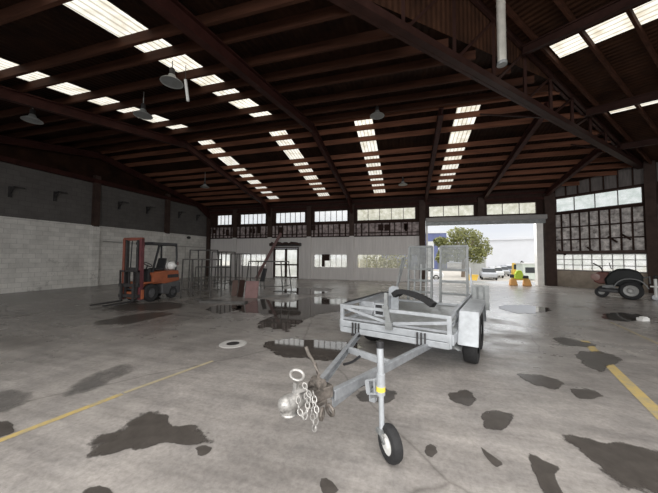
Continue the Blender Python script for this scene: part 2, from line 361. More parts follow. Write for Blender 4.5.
# ------------------------------------------------------------------ roof
def zfar(y): return EAVE + T * (YF - y)
ZR = zfar(10.0)
def znear(y): return ZR - .18 * (10 - y)
TD = Vector((-.697, -.716, 0)); WD = Vector((.726, -.687, 0)); TB = Vector((10.5, 15.96, 0))
def trX(y): return TB.x + TD.x * (TB.y - y) / -TD.y      # x of the truss line at depth y
def trXi(y): return min(trX(y), 30)
YN = -2.0
def wz(s, o): return 5.853 + .126 * s - .12 * o
def wing(s, o): p = TB + TD * s + WD * o; return Vector((p.x, p.y, wz(s, o)))
stripsF = [(-9.25, -8.5), (-5.6, -4.85), (-1.92, -1.22), (1.78, 2.53)]
stripsN = [(-9.15, -8.38), (-5.42, -4.68)]
mb = MB()
def quadF(x0, x1, y0, y1): mb.poly([(x0, y0, zfar(y0)), (x1, y0, zfar(y0)), (x1, y1, zfar(y1)), (x0, y1, zfar(y1))])
def quadN(x0, x1, y0, y1): mb.poly([(x0, y0, znear(y0)), (x1, y0, znear(y0)), (x1, y1, znear(y1)), (x0, y1, znear(y1))])
x = -15.6
for a, b_ in stripsF: quadF(x, a, 10, 17.42); x = b_
mb.poly([(x, 10, zfar(10)), (trX(10), 10, zfar(10)), (trX(17.42), 17.42, zfar(17.42)), (x, 17.42, zfar(17.42))])
mb.poly([(-15.6, 17.42, zfar(17.42)), (trX(17.42), 17.42, zfar(17.42)), (trX(17.42), 18.7, zfar(18.7)), (-15.6, 18.7, zfar(18.7))])
x = -15.6
for a, b_ in stripsN: quadN(x, a, YN, 9.2); x = b_
yj = 3.6
mb.poly([(x, YN, znear(YN)), (trX(yj), YN, znear(YN)), (trX(yj), yj, znear(yj)), (trX(9.2), 9.2, znear(9.2)), (x, 9.2, znear(9.2))])
mb.poly([(-15.6, 9.2, znear(9.2)), (trX(9.2), 9.2, znear(9.2)), (trX(10), 10, ZR), (-15.6, 10, ZR)])
roof = mb.build('ceiling', M['roof'], kind='structure')
mb = MB()
wingstrips = [(5.68, 6.2), (9.62, 10.24)]; OUT = 12
s = -1.2
def wq(s0, s1, o0, o1): mb.poly([wing(s0, o0), wing(s1, o0), wing(s1, o1), wing(s0, o1)])
for a, b_ in wingstrips:
    wq(s, a, 0, OUT); wq(a, b_, 0, .43); s = b_
wq(s, 22, 0, OUT)
# step between the two roofs
mb.poly([wing(8.3, 0), wing(17.26, 0), (trX(yj), yj, znear(yj))])
mb.build('ceiling_wing', M['roofwing'], kind='structure')
def skylight(pts, mat, lab):
    m_ = MB(); m_.poly(pts); return m_.build('skylight', mat, kind='structure', label=lab)
for k, (a, b_) in enumerate(stripsF):
    skylight([(a, 10, zfar(10)), (b_, 10, zfar(10)), (b_, 17.42, zfar(17.42)), (a, 17.42, zfar(17.42))], M['sky_sheet'],
             ['long skylight strip on the back roof slope nearest the block wall', 'skylight strip on the back slope above the double door', 'skylight strip on the back slope left of the roller doorway', 'skylight strip on the back slope above the roller doorway'][k])
for k, (a, b_) in enumerate(stripsN):
    skylight([(a, YN, znear(YN)), (b_, YN, znear(YN)), (b_, 9.2, znear(9.2)), (a, 9.2, znear(9.2))], M['sky_sheet'],
             ['skylight strip on the near roof slope closest to the block wall', 'wide skylight strip on the near roof slope beside the hanging lamp'][k])
for k, (a, b_) in enumerate(wingstrips):
    skylight([wing(a, .43), wing(b_, .43), wing(b_, OUT), wing(a, OUT)], M['sky_wing'], ['lower skylight strip on the wing roof by the gable post', 'upper skylight strip on the wing roof beyond the truss'][k])

# purlins
PF = [10.08, 10.7, 11.45, 12.65, 13.3, 14.05, 14.95, 15.65, 16.4, 17.4]
PN = [0.3, 1.6, 2.8, 3.95, 4.5, 5.4, 6.2, 6.9, 8.0, 8.9, 9.75]
for y in PF:
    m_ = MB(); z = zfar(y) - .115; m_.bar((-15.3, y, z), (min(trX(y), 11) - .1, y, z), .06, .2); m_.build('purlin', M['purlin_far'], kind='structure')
for y in PN:
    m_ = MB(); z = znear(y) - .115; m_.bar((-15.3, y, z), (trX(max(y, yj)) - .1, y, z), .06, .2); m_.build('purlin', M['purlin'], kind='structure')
for o in (.36, 1.12, 1.9, 2.7, 3.6, 4.6):
    m_ = MB(); d = Vector((0, 0, -.09)); m_.bar(wing(-.4, o) + d, wing(16, o) + d, .06, .15); m_.build('purlin', M['purlin'], kind='structure')

# rafters (steel I-beams)
def ibeam(m_, pts, depth, wdt, tf=.03, tw=.03):
    pts = [Vector(p) for p in pts]
    for p, q in zip(pts, pts[1:]):
        d = Vector((0, 0, depth))
        m_.bar(p - d * .5, q - d * .5, tw, depth); m_.bar(p - Vector((0, 0, tf / 2)), q - Vector((0, 0, tf / 2)), wdt, tf); m_.bar(p - d, q - d, wdt, tf)
def rafter(xx, lab, near=True, yfar0=10.0, depth=.28):
    m_ = MB(); o = .2
    pts = [(xx, 18.1, zfar(18.1) - o), (xx, yfar0, zfar(yfar0) - o)]
    if near: pts.append((xx, -1.5, znear(-1.5) - o))
    ibeam(m_, pts, depth, .17)
    r_ = m_.build('rafter', M['beam'], label=lab, cat='roof beam', group='steel roof rafters')
    if xx > 0: return r_
    h = MB(); h.prism([(xx - .05, 18.1, zfar(18.1) - o - depth), (xx - .05, 16.7, zfar(16.7) - o - depth), (xx - .05, 18.1, zfar(18.1) - o - depth - .55)], (.1, 0, 0)); h.build('haunch', M['beam'], r_)
    return r_
rafter(-14.8, 'dark red steel rafter running along the top of the block wall')
rafter(-9.56, 'red steel rafter bending at the ridge between the two leftmost skylight strips')
rafter(-3.5, 'long dark steel rafter descending to the post left of the widest clerestory window')
rafter(1.2, 'dark steel rafter running down to the left post of the roller doorway', near=False, depth=.26)
rafter(4.5, 'short dark steel rafter from the truss to the middle of the roller door lintel', near=False, yfar0=10.4, depth=.26)
rafter(7.62, 'short dark steel rafter from the truss to the right post of the roller doorway', near=False, yfar0=13.5, depth=.26)
for s_, lab in ((10.9, 'dark wing rafter above the upper wing skylight strip'), (6.75, 'dark wing rafter between the two wing skylight strips'), (3.3, 'dark wing rafter close to the gable post')):
    m_ = MB(); d = Vector((0, 0, -.17)); ibeam(m_, [wing(s_, .1) + d, wing(s_, 11) + d], .22, .12); m_.build('rafter', M['truss'], label=lab, cat='roof beam', group='wing roof rafters')

# diagonal truss
tr = thing('roof_truss', 'deep brown steel lattice truss crossing the roof diagonally down to the gable post', 'truss')
def TP(s, z): p = TB + TD * s; return Vector((p.x, p.y, z))
ZC = 5.72
def ztop(s): return 5.853 + .126 * s - .12
m_ = MB()
for off in (-.07, .07):
    m_.bar(TP(0, ZC) + WD * off, TP(19.5, ZC) + WD * off, .07, .16)
m_.bar(TP(0, ZC - .06), TP(19.5, ZC - .06), .22, .03); m_.build('bottom_chord', M['truss'], tr)
m_ = MB()
for off in (-.06, .06): m_.bar(TP(.1, ztop(.1)) + WD * off, TP(19.5, ztop(19.5)) + WD * off, .07, .14)
m_.build('top_chord', M['truss'], tr)
ss = [1.6, 3.1, 4.6, 6.1, 7.6, 9.1, 10.6, 12.1, 13.6, 15.1, 16.6, 18.1]
for i, s_ in enumerate(ss):
    m_ = MB(); m_.bar(TP(s_, ZC), TP(s_, ztop(s_)), .07, .07); m_.build('upright', M['truss'], tr)
    s2 = ss[i + 1] if i + 1 < len(ss) else 19.4
    m_ = MB(); m_.bar(TP(s_, ztop(s_)), TP(s2, ZC), .055, .055); m_.build('diagonal', M['truss'], tr)
for s_ in (4.6, 9.1):
    m_ = MB(); m_.bar(TP(s_, ZC) - WD * .1, TP(s_ + .2, ZC) - WD * 2.0 + Vector((0, 0, .9)), .05, .05); m_.build('sway_brace', M['truss'], tr)

# ------------------------------------------------------------------ wall builder
def wallgrid(p, q, z0_, z1, holes, th, name, mat, parent=None, kind=None, label=None):
    p = Vector((*p, 0)); q = Vector((*q, 0)); d = (q - p); Lw = d.length; d.normalize(); n = Vector((-d.y, d.x, 0))
    us = sorted({0, Lw, *[h[0] for h in holes], *[h[1] for h in holes]}); zs = sorted({z0_, z1, *[h[2] for h in holes], *[h[3] for h in holes]})
    us = [u for u in us if 0 <= u <= Lw]; zs = [z for z in zs if z0_ <= z <= z1]
    m_ = MB()
    for u0, u1 in zip(us, us[1:]):
        for a, b_ in zip(zs, zs[1:]):
            um, zm = (u0 + u1) / 2, (a + b_) / 2
            if any(h[0] < um < h[1] and h[2] < zm < h[3] for h in holes): continue
            ps = [p + d * u0, p + d * u1, p + d * u1 + n * th, p + d * u0 + n * th]
            m_.prism([(v.x, v.y, a) for v in ps], (0, 0, b_ - a))
    return m_.build(name, mat, parent, kind=kind, label=label)

WN = [0]
def window(p, q, z0_, z1, cols, panemat_, rows=1, fmat='brownframe', fw=.05, depth=.07, off=.03, hint=''):
    WN[0] += 1
    p = Vector((*p, 0)); q = Vector((*q, 0)); d = q - p; Lw = d.length; d.normalize(); n = Vector((-d.y, d.x, 0)) * off
    w = thing('window_%d' % WN[0], hint or None, None, kind='structure')
    def pt(u, z): v = p + d * u + n; return Vector((v.x, v.y, z))
    m_ = MB()
    for z in (z0_ + fw / 2, z1 - fw / 2): m_.bar(pt(0, z), pt(Lw, z), depth, fw)
    for u in (fw / 2, Lw - fw / 2): m_.bar(pt(u, z0_), pt(u, z1), fw, depth, up=(n.x, n.y, 0))
    m_.build('window_frame', M[fmat], w)
    m_ = MB()
    for i in range(1, cols): m_.bar(pt(Lw * i / cols, z0_), pt(Lw * i / cols, z1), .03, .05, up=(n.x, n.y, 0))
    for i in range(1, rows): z = z0_ + (z1 - z0_) * i / rows; m_.bar(pt(0, z), pt(Lw, z), .04, .03)
    m_.build('glazing_bars', M[fmat], w)
    m_ = MB(); m_.poly([pt(0, z0_), pt(Lw, z0_), pt(Lw, z1), pt(0, z1)]); m_.build('pane', M[panemat_], w)
    return w

# ------------------------------------------------------------------ back wall (Y = YF)
X0 = -14.98
wb = thing('wall_back', None, None, kind='structure')
cl = [(-14.2, -12.85, 4), (-12.15, -9.95, 6), (-9.2, -6.85, 6), (-6.22, -3.78, 6), (-3.18, .62, 5), (1.38, 4.0, 3), (4.62, 7.22, 3)]
lw = [(-14.2, -12.95, 3), (-12.0, -9.9, 5), (-6.2, -3.82, 6), (-3.15, .75, 6)]
holes_low = [(a - X0, b_ - X0, .8, 1.74) for a, b_, _ in lw] + [(-9.3 - X0, -7.35 - X0, -.1, 2.22)]
wallgrid((X0, YF), (1.0, YF), 0, 2.95, holes_low, .12, 'cladding', M['cladding'], wb)
wallgrid((X0, YF), (1.0, YF), 2.95, 3.85, [], .1, 'timber_band', M['band'], wb)
wallgrid((X0, YF), (8.0, YF), 3.85, 5.6, [(a - X0, b_ - X0, 3.95 if i < 5 else 4.05, 4.77) for i, (a, b_, _) in enumerate(cl)], .1, 'header', M['darkwood'], wb)
m_ = MB()
x = X0 + .1
while x < 1.0:
    m_.bb(x, x + rnd.uniform(.04, .10), YF - .06, YF, 2.92, 3.85); x += rnd.uniform(.26, .5)
m_.bb(X0, 1.0, YF - .07, YF, 3.12, 3.17); m_.bb(X0, 1.0, YF - .09, YF, 3.78, 3.95); m_.bb(X0, 1.0, YF - .06, YF, 2.90, 2.97)
for k in range(16):
    a = rnd.uniform(X0, .6); m_.bb(a, a + rnd.uniform(.12, .35), YF - .03, YF, 3.15 + rnd.random() * .3, 3.6 + rnd.random() * .2)
m_.build('stud_framing', M['darkwood'], wb)
m_ = MB(); m_.bb(X0, 8.0, YF - .12, YF, 4.85, 5.0); m_.bb(X0, 8.0, YF - .1, YF, 5.2, 5.32); m_.build('eave_beam', M['beam'], wb)
for i, (a, b_, n) in enumerate(cl): window((a, YF), (b_, YF), 3.95 if i < 5 else 4.05, 4.77, n, 'pane' if i < 4 else 'pane_warm')
for i, (a, b_, n) in enumerate(lw): window((a, YF), (b_, YF), .8, 1.74, n, 'pane_low' if i < 3 else 'pane_warm', fmat='cladding', fw=.04)
m_ = MB(); m_.bb(-5.62, -5.05, YF - .02, YF + .02, 1.28, 1.72); m_.bb(-5.62, -5.42, YF - .02, YF + .02, .86, 1.28)
tag(m_.build('boarded_pane', M['darkwood']), 'dark board covering two panes of the low window right of the double door', 'board')

# columns on the back wall
def column(xx, w_, zt, mat='column', z0_=0, zmid=2.95):
    m_ = MB(); m_.bb(xx - w_ / 2, xx + w_ / 2, YF - .16, YF + .02, z0_, zmid)
    c = m_.build('column', M['cladding'] if zmid > 0 and mat == 'column' else M[mat], kind='structure')
    m_ = MB(); m_.bb(xx - w_ / 2 - .01, xx + w_ / 2 + .01, YF - .17, YF + .01, zmid, zt); m_.build('upper_post', M['column'], c)
for xx in (-12.53, -9.58, -6.55, -3.5): column(xx, .3, 5.1)
for xx, w_ in ((1.0, .36), (7.78, .5)):
    m_ = MB(); m_.bb(xx - w_ / 2, xx + w_ / 2, YF - .2, YF + .1, 0, 5.15); m_.build('column', M['column'], kind='structure')
m_ = MB(); m_.bb(4.15, 4.5, YF - .18, YF, 3.98, 5.1); m_.build('column', M['column'], kind='structure')
m_ = MB(); m_.bb(-15.05, -14.75, YF - .2, YF, 0, 5.1); m_.build('column', M['column'], kind='structure')

# roller doorway
rd = thing('roller_door', 'rolled-up grey roller door and guides framing the wide open doorway', 'roller door', (4.3, YF, 0))
m_ = MB(); m_.bb(-3.1, 3.3, -.32, -.02, 3.72, 3.98); m_.build('roller_box', M['rollbox'], rd, bevel=.03)
m_ = MB(); m_.bb(-3.1, 3.25, -.2, -.04, 3.50, 3.72); m_.build('curtain_edge', M['galv_dark'], rd)
m_ = MB(); m_.bb(2.84, 3.16, -.1, .22, 0, 3.55); m_.build('guide', M['jamb'], rd)
m_ = MB(); m_.bb(-3.08, -2.98, -.06, .1, 0, 3.5); m_.build('guide', M['jamb'], rd)

# glazed double door
d1 = thing('door_1', None, None, (-8.32, YF, 0), kind='structure')
m_ = MB()
for u in (-.98, .94): m_.bb(u, u + .05, -.06, .05, 0, 2.22)
m_.bb(-.98, .99, -.06, .05, 2.15, 2.24); m_.build('door_frame', M['brownframe'], d1)
for s_ in (-1, 1):
    x0_, x1_ = (-.92, -.01) if s_ < 0 else (.01, .93)
    m_ = MB()
    for a in (x0_, x1_ - .08): m_.bb(a, a + .08, -.02, .03, .02, 2.14)
    for z in (.02, .92, 2.04): m_.bb(x0_, x1_, -.02, .03, z, z + .10)
    l_ = m_.build('door_leaf', M['column'], d1)
    m_ = MB(); m_.poly([(x0_, .01, .05), (x1_, .01, .05), (x1_, .01, 2.1), (x0_, .01, 2.1)]); m_.build('pane', M['pane_low'], l_)
pm = thing('door_canopy', 'dark tattered roller shutter box above the glazed double door', 'shutter box', (-8.32, YF - .3, 0))
m_ = MB(); m_.bb(-1.2, 1.2, 0, .28, 2.3, 2.52); m_.build('shutter_box', M['darkmetal'], pm, bevel=.03)
m_ = MB()
m_.tube([(-1.15 + k * .164, .02 + rnd.random() * .06, 2.36 + rnd.random() * .16) for k in range(15)], .1, 8)
m_.build('bundled_curtain', M['column'], pm)

# leaning pink plank beside the door
m_ = MB(); a, b_ = PY(264, 264, 17.6), PY(281, 233, 17.95)
m_.bar(a, b_, .2, .04, up=(0, 1, 0)); a2 = Vector((a.x - .5, 17.45, .0))
m_.bar(a2, a, .2, .04, up=(0, 1, 0))
tag(m_.build('plank', M['pink']), 'long faded pink plank leaning diagonally beside the double door', 'plank')

# ------------------------------------------------------------------ left block wall
LA, LB = Vector((-15.52, 3.5, 0)), Vector((-15.0, 18.25, 0)); LA0 = LA + (LA - LB) * .4
wl = thing('wall_left', None, None, kind='structure')
wallgrid((LA0.x, LA0.y), (LB.x, LB.y), 0, 3.02, [], .25, 'painted_blockwork', M['blockwhite'], wl)
wallgrid((LA0.x, LA0.y), (LB.x, LB.y), 3.02, 5.3, [], .22, 'bare_blockwork', M['blockgrey'], wl)
wallgrid((LA0.x - .02, LA0.y), (LB.x - .02, LB.y), 5.3, 7.2, [], .1, 'gable_lining', M['roof'], wl)
dl = (LB - LA).normalized(); nl = Vector((dl.y, -dl.x, 0))
def LW(y, off=0, z=0): t = (y - LA.y) / dl.y; v = LA + dl * t + nl * off; return Vector((v.x, v.y, z))
m_ = MB(); m_.bar(LW(-2, .03, 3.04), LW(18, .03, 3.04), .06, .05); m_.build('trim_1', M['blockwhite'], kind='structure')
m_ = MB(); m_.bar(LW(-2, .1, 5.32), LW(18, .1, 5.32), .22, .2); m_.build('trim_2', M['beam'], kind='structure')
for y in (10.2, 14.4):
    m_ = MB(); m_.box(LW(y, .08, 1.51), (.22, .34, 3.02)); c = m_.build('column', M['blockwhite'], kind='structure')
    m_ = MB(); m_.box(LW(y, .1, 4.3), (.2, .26, 2.6)); m_.build('upper_post', M['column'], c)
labs = ['first dark bracket on the bare blocks from the photo edge', 'second dark bracket on the bare blocks from the photo edge', 'dark bracket just past the nearest wall pilaster', 'dark bracket midway between the two wall pilasters', 'dark bracket just past the far wall pilaster', 'dark bracket nearest the back corner on the block wall']
for (px, py), lab in zip(((10, 187), (55, 192), (119, 202), (147, 207), (179, 212), (197, 215)), labs):
    v = ray(px, py); # meet the wall
    t = ((LA - Vector((0, 0, 0))).dot(nl)) / v.dot(nl); y_ = v.y * t; z_ = H + v.z * t
    b_ = thing('wall_bracket', lab, 'bracket', LW(y_, 0, z_), group='brackets along the block wall')
    m_ = MB(); m_.bb(0, .06, -.05, .05, -.42, .02); m_.build('backplate', M['darkmetal'], b_)
    m_ = MB(); m_.bar((.02, 0, -.02), (.3, 0, -.02), .05, .05); m_.bar((.02, 0, -.3), (.26, 0, -.04), .03, .03); m_.build('arm', M['darkmetal'], b_)
    m_ = MB(); m_.bar((.27, -.02, 0), (.27, .32, 0), .04, .04); m_.build('cross_arm', M['darkmetal'], b_)
wlmp = thing('wall_lamp', 'small dark bulkhead lamp on the white block wall above the trestles', 'lamp', LW(16.2, 0, 2.87))
m_ = MB(); m_.ball((.12, 0, 0), .13, (1, 1.2, .8)); m_.build('shade', M['darkmetal'], wlmp, smooth=True)
m_ = MB(); m_.bar((0, 0, .02), (.12, 0, .02), .05); m_.build('arm', M['darkmetal'], wlmp)
m_ = MB(); pts = [LW(10.5, .24, 2.28), LW(17.7, .24, 2.2)]; m_.tube(pts, .025, 6); m_.tube([LW(15.8, .24, 2.22), LW(15.8, .24, 1.2)], .02, 6)
tag(m_.build('conduit', M['conduit']), 'thin pale conduit running along the white block wall', 'pipe')

# ------------------------------------------------------------------ right gable wall (A -> B and beyond)
A = Vector((7.9, 18.25, 0)); DB = WD.copy(); LAB = 3.62
def RW(u, z=0, off=0): v = A + DB * u + Vector((DB.y, -DB.x, 0)) * off; return Vector((v.x, v.y, z))
wr = thing('wall_right', None, None, kind='structure')
pA, pB, pE = RW(0), RW(LAB), RW(15)
wh = [(.2, 3.5, 4.05, 4.86), (.15, 3.55, .88, 1.76)]
wallgrid((pA.x, pA.y), (pE.x, pE.y), 0, .86, [], .1, 'low_wall', M['lowwall'], wr)
wallgrid((pA.x, pA.y), (pE.x, pE.y), .86, 1.9, [wh[1]], .1, 'window_wall', M['brownframe'], wr)
wallgrid((pA.x, pA.y), (pE.x, pE.y), 1.9, 3.95, [], .1, 'lining_boards', M['panelboard'], wr)
wallgrid((pA.x, pA.y), (pE.x, pE.y), 3.95, 4.95, [wh[0]], .1, 'clerestory_wall', M['darkwood'], wr)
wallgrid((pA.x, pA.y), (pE.x, pE.y), 4.95, 6.3, [], .1, 'upper_planks', M['greyplank'], wr)
m_ = MB()
for i in range(10):
    u = .1 + i * (LAB - .2) / 9; m_.bar(RW(u, 1.88, .03), RW(u, 3.95, .03), .06, .07, up=(DB.y, -DB.x, 0))
for z in (1.86, 2.52, 3.2, 3.95): m_.bar(RW(0, z, .05), RW(LAB, z, .05), .09, .06)
for u, z in ((2.3, 2.6), (2.75, 2.7), (.3, 2.0), (1.5, 2.1)): m_.bar(RW(u, z, .02), RW(u + .32, z - .3, .02), .08, .02, up=(DB.y, -DB.x, 0))
for i in range(8): m_.bar(RW(.2 + i * .5, 4.95, .02), RW(.2 + i * .5, 6.1, .02), .06, .05, up=(DB.y, -DB.x, 0))
m_.build('batten_grid', M['darkwood'], wr)
m_ = MB(); m_.bar(RW(0, 1.86, .1), RW(LAB, 1.86, .1), .14, .12); m_.build('shelf_beam', M['brownframe'], wr)
window((RW(.2).x, RW(.2).y), (RW(3.5).x, RW(3.5).y), 4.05, 4.86, 4, 'pane_green')
window((RW(.15).x, RW(.15).y), (RW(3.55).x, RW(3.55).y), .88, 1.76, 9, 'pane_low', 3, fmat='rollbox', fw=.04)
m_ = MB(); m_.box(RW(LAB + .14, 2.95, .12), (.34, .34, 5.9), rz=R(-43)); m_.build('column', M['column'], kind='structure')

# ------------------------------------------------------------------ floor markings, puddles
def flat(m_, pts, z): m_.poly([(p.x, p.y, z) for p in pts])
m_ = MB()
def lineq(m_, a, b_, w_):
    a, b_ = G(*a), G(*b_); d = (b_ - a).normalized(); n = Vector((-d.y, d.x, 0)) * w_ / 2
    flat(m_, [a - n, b_ - n, b_ + n, a + n], .003)
a, b_ = G(658, 413), G(588.7, 345); d = (b_ - a).normalized(); a -= d * 2
n = Vector((-d.y, d.x, 0)) * .06; flat(m_, [a - n, b_ + d * .3 - n, b_ + d * .3 + n, a + n], .003)
m_.build('floor_marking', M['line'], kind='structure', label='yellow floor line running to the damp patches')
m_ = MB(); lineq(m_, (610, 322), (663, 346), .06); m_.build('floor_marking', M['line_faint'], kind='structure', label='faint yellow floor line near the mower')
m_ = MB(); lineq(m_, (-6, 443), (122, 394), .07); m_.build('floor_marking', M['line'], kind='structure', label='yellow floor line left of the trailer')
m_ = MB(); lineq(m_, (124, 393), (213, 361), .055); m_.build('floor_marking', M['line_faint'], kind='structure', label='worn far end of the yellow line')

def puddle(px, lab, mat='water', z=.005, grp='dark wet patches on the concrete', jit=.12):
    P = [G(*p) for p in px]; c = sum(P, Vector()) / len(P); out = []; ph = [rnd.random() * 6.28 for _ in range(3)]
    for i, p in enumerate(P):
        q = P[(i + 1) % len(P)]; L_ = (q - p).length; n = max(3, int(L_ / .05)); n = min(n, 10)
        prev, nxt = P[i - 1], P[(i + 2) % len(P)]
        for k in range(n):
            t = k / n       # catmull-rom for a soft outline
            v = .5 * ((2 * p) + (q - prev) * t + (2 * prev - 5 * p + 4 * q - nxt) * t * t + (3 * p - prev - 3 * q + nxt) * t ** 3)
            an = math.atan2((v - c).y, (v - c).x); s_ = 1 + rnd.uniform(-1, 1) * jit * .25 + .07 * math.sin(3 * an + ph[0]) + .055 * math.sin(5 * an + ph[1]) + .04 * math.sin(9 * an + ph[2]); out.append(c + (v - c) * s_)
    m_ = MB(); bm = m_.bm; lay = bm.verts.layers.float.new('depth'); rings = []
    for f_, dv in ((.02, 1.0), (.55, 1.0), (.85, .75), (1.0, .45), (1.16, .0)):
        ring = []
        for v in out:
            w_ = c + (v - c) * f_; q = bm.verts.new((w_.x - c.x, w_.y - c.y, z)); q[lay] = dv; ring.append(q)
        rings.append(ring)
    bm.faces.new(rings[0]); n = len(out)
    for A_, B_ in zip(rings, rings[1:]):
        for k in range(n): bm.faces.new((A_[k], A_[(k + 1) % n], B_[(k + 1) % n], B_[k]))
    o = m_.build('puddle', M[mat], label=lab, cat='puddle', group=grp); o.location = (c.x, c.y, 0); return o
puddle([(92, 455), (97, 440), (120, 428), (150, 415), (168, 417), (172, 427), (190, 426), (203, 432), (204, 441), (190, 444), (165, 443), (150, 447), (130, 449), (112, 454)], 'large dark wet patch left of the tow coupling', 'damp')
puddle([(196, 449), (206, 446), (212, 450), (202, 456)], 'tiny wet spot beside the large patch left of the coupling', 'damp')
puddle([(571, 437), (590, 440), (615, 444), (658, 452), (700, 466), (690, 495), (640, 494), (612, 480), (590, 460)], 'largest dark puddle cut by the photo corner right of the trailer', 'damp')
puddle([(522, 376), (530, 374), (550, 378), (562, 383), (558, 388), (543, 387), (527, 382)], 'long oval wet patch midway between the trailer wheel and the thick yellow line', 'damp')
puddle([(571, 391), (580, 389), (595, 391), (600, 396), (590, 399), (576, 397)], 'small oval wet patch beside the thick yellow line', 'damp')
puddle([(449, 397), (455, 392), (468, 392), (476, 399), (468, 405), (455, 403)], 'round damp spot in front of the trailer wheel', 'damp')
puddle([(481, 420), (487, 412), (500, 411), (511, 416), (509, 425), (497, 430), (484, 426)], 'ragged damp spot in open floor in front of the wheel spot', 'damp')
puddle([(528, 455), (536, 457), (545, 463), (560, 470), (554, 478), (562, 496), (545, 496), (536, 478)], 'tapering damp patch at the bottom of the photo left of the largest puddle', 'damp')
puddle([(481, 448), (487, 452), (500, 462), (497, 466), (488, 460)], 'thin streak of damp between the jockey wheel and tapering patch', 'damp')
puddle([(426, 447), (431, 445), (438, 450), (432, 457), (426, 454)], 'small damp spot right of the jockey wheel', 'damp')
puddle([(555, 339), (565, 338), (590, 344), (586, 347), (565, 345)], 'narrow wet streak just left of the end of the yellow line', 'damp')
puddle([(578, 354), (600, 352), (620, 358), (612, 365), (600, 371), (582, 362)], 'dark wet patch crossing the end of the yellow line', 'damp')
puddle([(603, 315), (625, 313), (645, 316), (640, 321), (615, 320)], 'dark puddle beside the small white block', 'water')
puddle([(267, 348), (288, 340), (320, 341), (345, 343), (356, 350), (340, 359), (305, 358), (278, 355)], 'shiny puddle behind the drawbar reflecting the windows', 'water')
puddle([(236, 310), (262, 300), (285, 303), (312, 298), (345, 300), (342, 310), (310, 316), (290, 326), (264, 327), (262, 321), (275, 315), (250, 313)], 'wide mirror-like puddle in front of the pink board', 'water')
puddle([(206, 309), (228, 305), (240, 308), (222, 313)], 'small reflective puddle near the trestle feet', 'water')
puddle([(280, 291), (300, 288), (332, 289), (320, 293), (295, 294)], 'far reflective puddle in front of the double door', 'water')
puddle([(100, 321), (140, 314), (176, 313), (150, 319), (122, 325)], 'elongated dark wet patch in front of the forklift', 'damp')
puddle([(112, 310), (130, 304), (175, 303), (182, 308), (150, 310)], 'dark wet patch directly under the forklift', 'damp')
puddle([(62, 396), (88, 376), (122, 366), (131, 372), (100, 386), (76, 396)], 'faint drying patch above the yellow line', 'dampsoft')
puddle([(-8, 398), (12, 391), (32, 393), (24, 406), (-8, 412)], 'faint drying patch at the photo edge above the yellow line', 'dampsoft')
puddle([(-8, 424), (8, 422), (14, 432), (-8, 436)], 'small dark patch touching the photo edge end of the yellow line', 'damp')
puddle([(357, 396), (372, 389), (394, 392), (392, 401), (366, 402)], 'dark wet spot under the jockey wheel clamp', 'damp')
puddle([(320, 482), (330, 480), (337, 490), (326, 496)], 'small damp spot at the bottom edge below the coupling', 'damp')
puddle([(84, 493), (94, 487), (110, 489), (114, 497), (90, 499)], 'small damp spot at the bottom edge below the large left patch', 'damp')
puddle([(500, 307), (520, 305), (548, 309), (535, 313), (512, 312)], 'shallow reflective puddle in the light of the roller doorway', 'water')

fd = thing('floor_drain', 'round pale drain surround with a dark centre set in the floor', 'drain', G(233, 344))
m_ = MB(); m_.lathe([(.23, .001), (.22, .008), (.11, .011), (.11, .001)], n=28); m_.build('surround', pbr('pale_mortar', (.40, .39, .375), .7, 0, .15, 8), fd)
m_ = MB(); m_.lathe([(.105, .004), (.105, .012), (.02, .014)], n=20); m_.build('cover', M['darkmetal'], fd)
m_ = MB(); m_.box((0, 0, .04), (.2, .14, .08)); m_.box((.02, .0, .09), (.12, .1, .03))
o = m_.build('block', M['white'], bevel=.01, label='small white block lying beside the dark puddle near the mower', cat='block'); p = G(643, 321); o.location = p; o.rotation_euler = (0, 0, .4)

# ------------------------------------------------------------------ high-bay lamps
def lamp(loc, lab, ztop_, first=[None]):
    t = thing('high_bay_lamp', lab, 'lamp', loc, group='high-bay lamps hanging from the roof')
    m_ = MB(); m_.lathe([(.05, .16), (.07, .16), (.09, .1), (.23, .0), (.24, -.02), (.225, -.02), (.06, .09)], n=28); m_.build('shade', M['lampw'], t, smooth=True)
    m_ = MB(); m_.lathe([(.215, -.012), (.2, -.005), (.02, -.002)], n=28); m_.build('lens', M['lampin'], t)
    m_ = MB(); m_.lathe([(.055, .15), (.06, .17), (.06, .3), (.03, .33)], n=16); m_.build('gear_housing', M['darkmetal'], t)
    m_ = MB(); m_.tube([(0, 0, .3), (0, 0, ztop_ - loc[2])], .012, 6); m_.build('stem', M['lampw'], t)
lamp((-5.14, 4.94, 5.5), 'pale round lamp hanging below the wide near skylight strip', znear(4.94))
lamp((-10.58, 5.29, 5.5), 'round lamp hanging in the dark beneath the near roof slope by the block wall', znear(5.29))
lamp((-7.14, 5.92, 5.5), 'grey round lamp hanging in front of the near skylight strip by the block wall', znear(5.92))
lamp((-11.07, 13.1, 5.5), 'small distant lamp hanging above the far end of the block wall', zfar(13.1))
lamp((-.14, 15.39, 5.5), 'small distant lamp hanging near the back eave', zfar(15.39))
lamp((-.91, 9.2, 6.3), 'grey lamp hanging under the ridge above the trailer', znear(9.2))
a, b_ = PY(185.5, 80, 5.0), PY(188, 101, 5.0)
t = thing('hanging_tube', 'short white tube hanging beside the round lamp at the near skylight', 'tube lamp', b_)
m_ = MB(); m_.tube([(0, 0, 0), a - b_], .032, 10); m_.build('tube', M['white'], t); m_ = MB(); m_.tube([a - b_, a - b_ + Vector((0, 0, .35))], .008, 6); m_.build('cord', M['darkmetal'], t)
tb = PY(502, 64, 5.0)
t = thing('flue_pipe', 'shiny galvanised pipe hanging down through the roof beside the truss', 'pipe', tb)
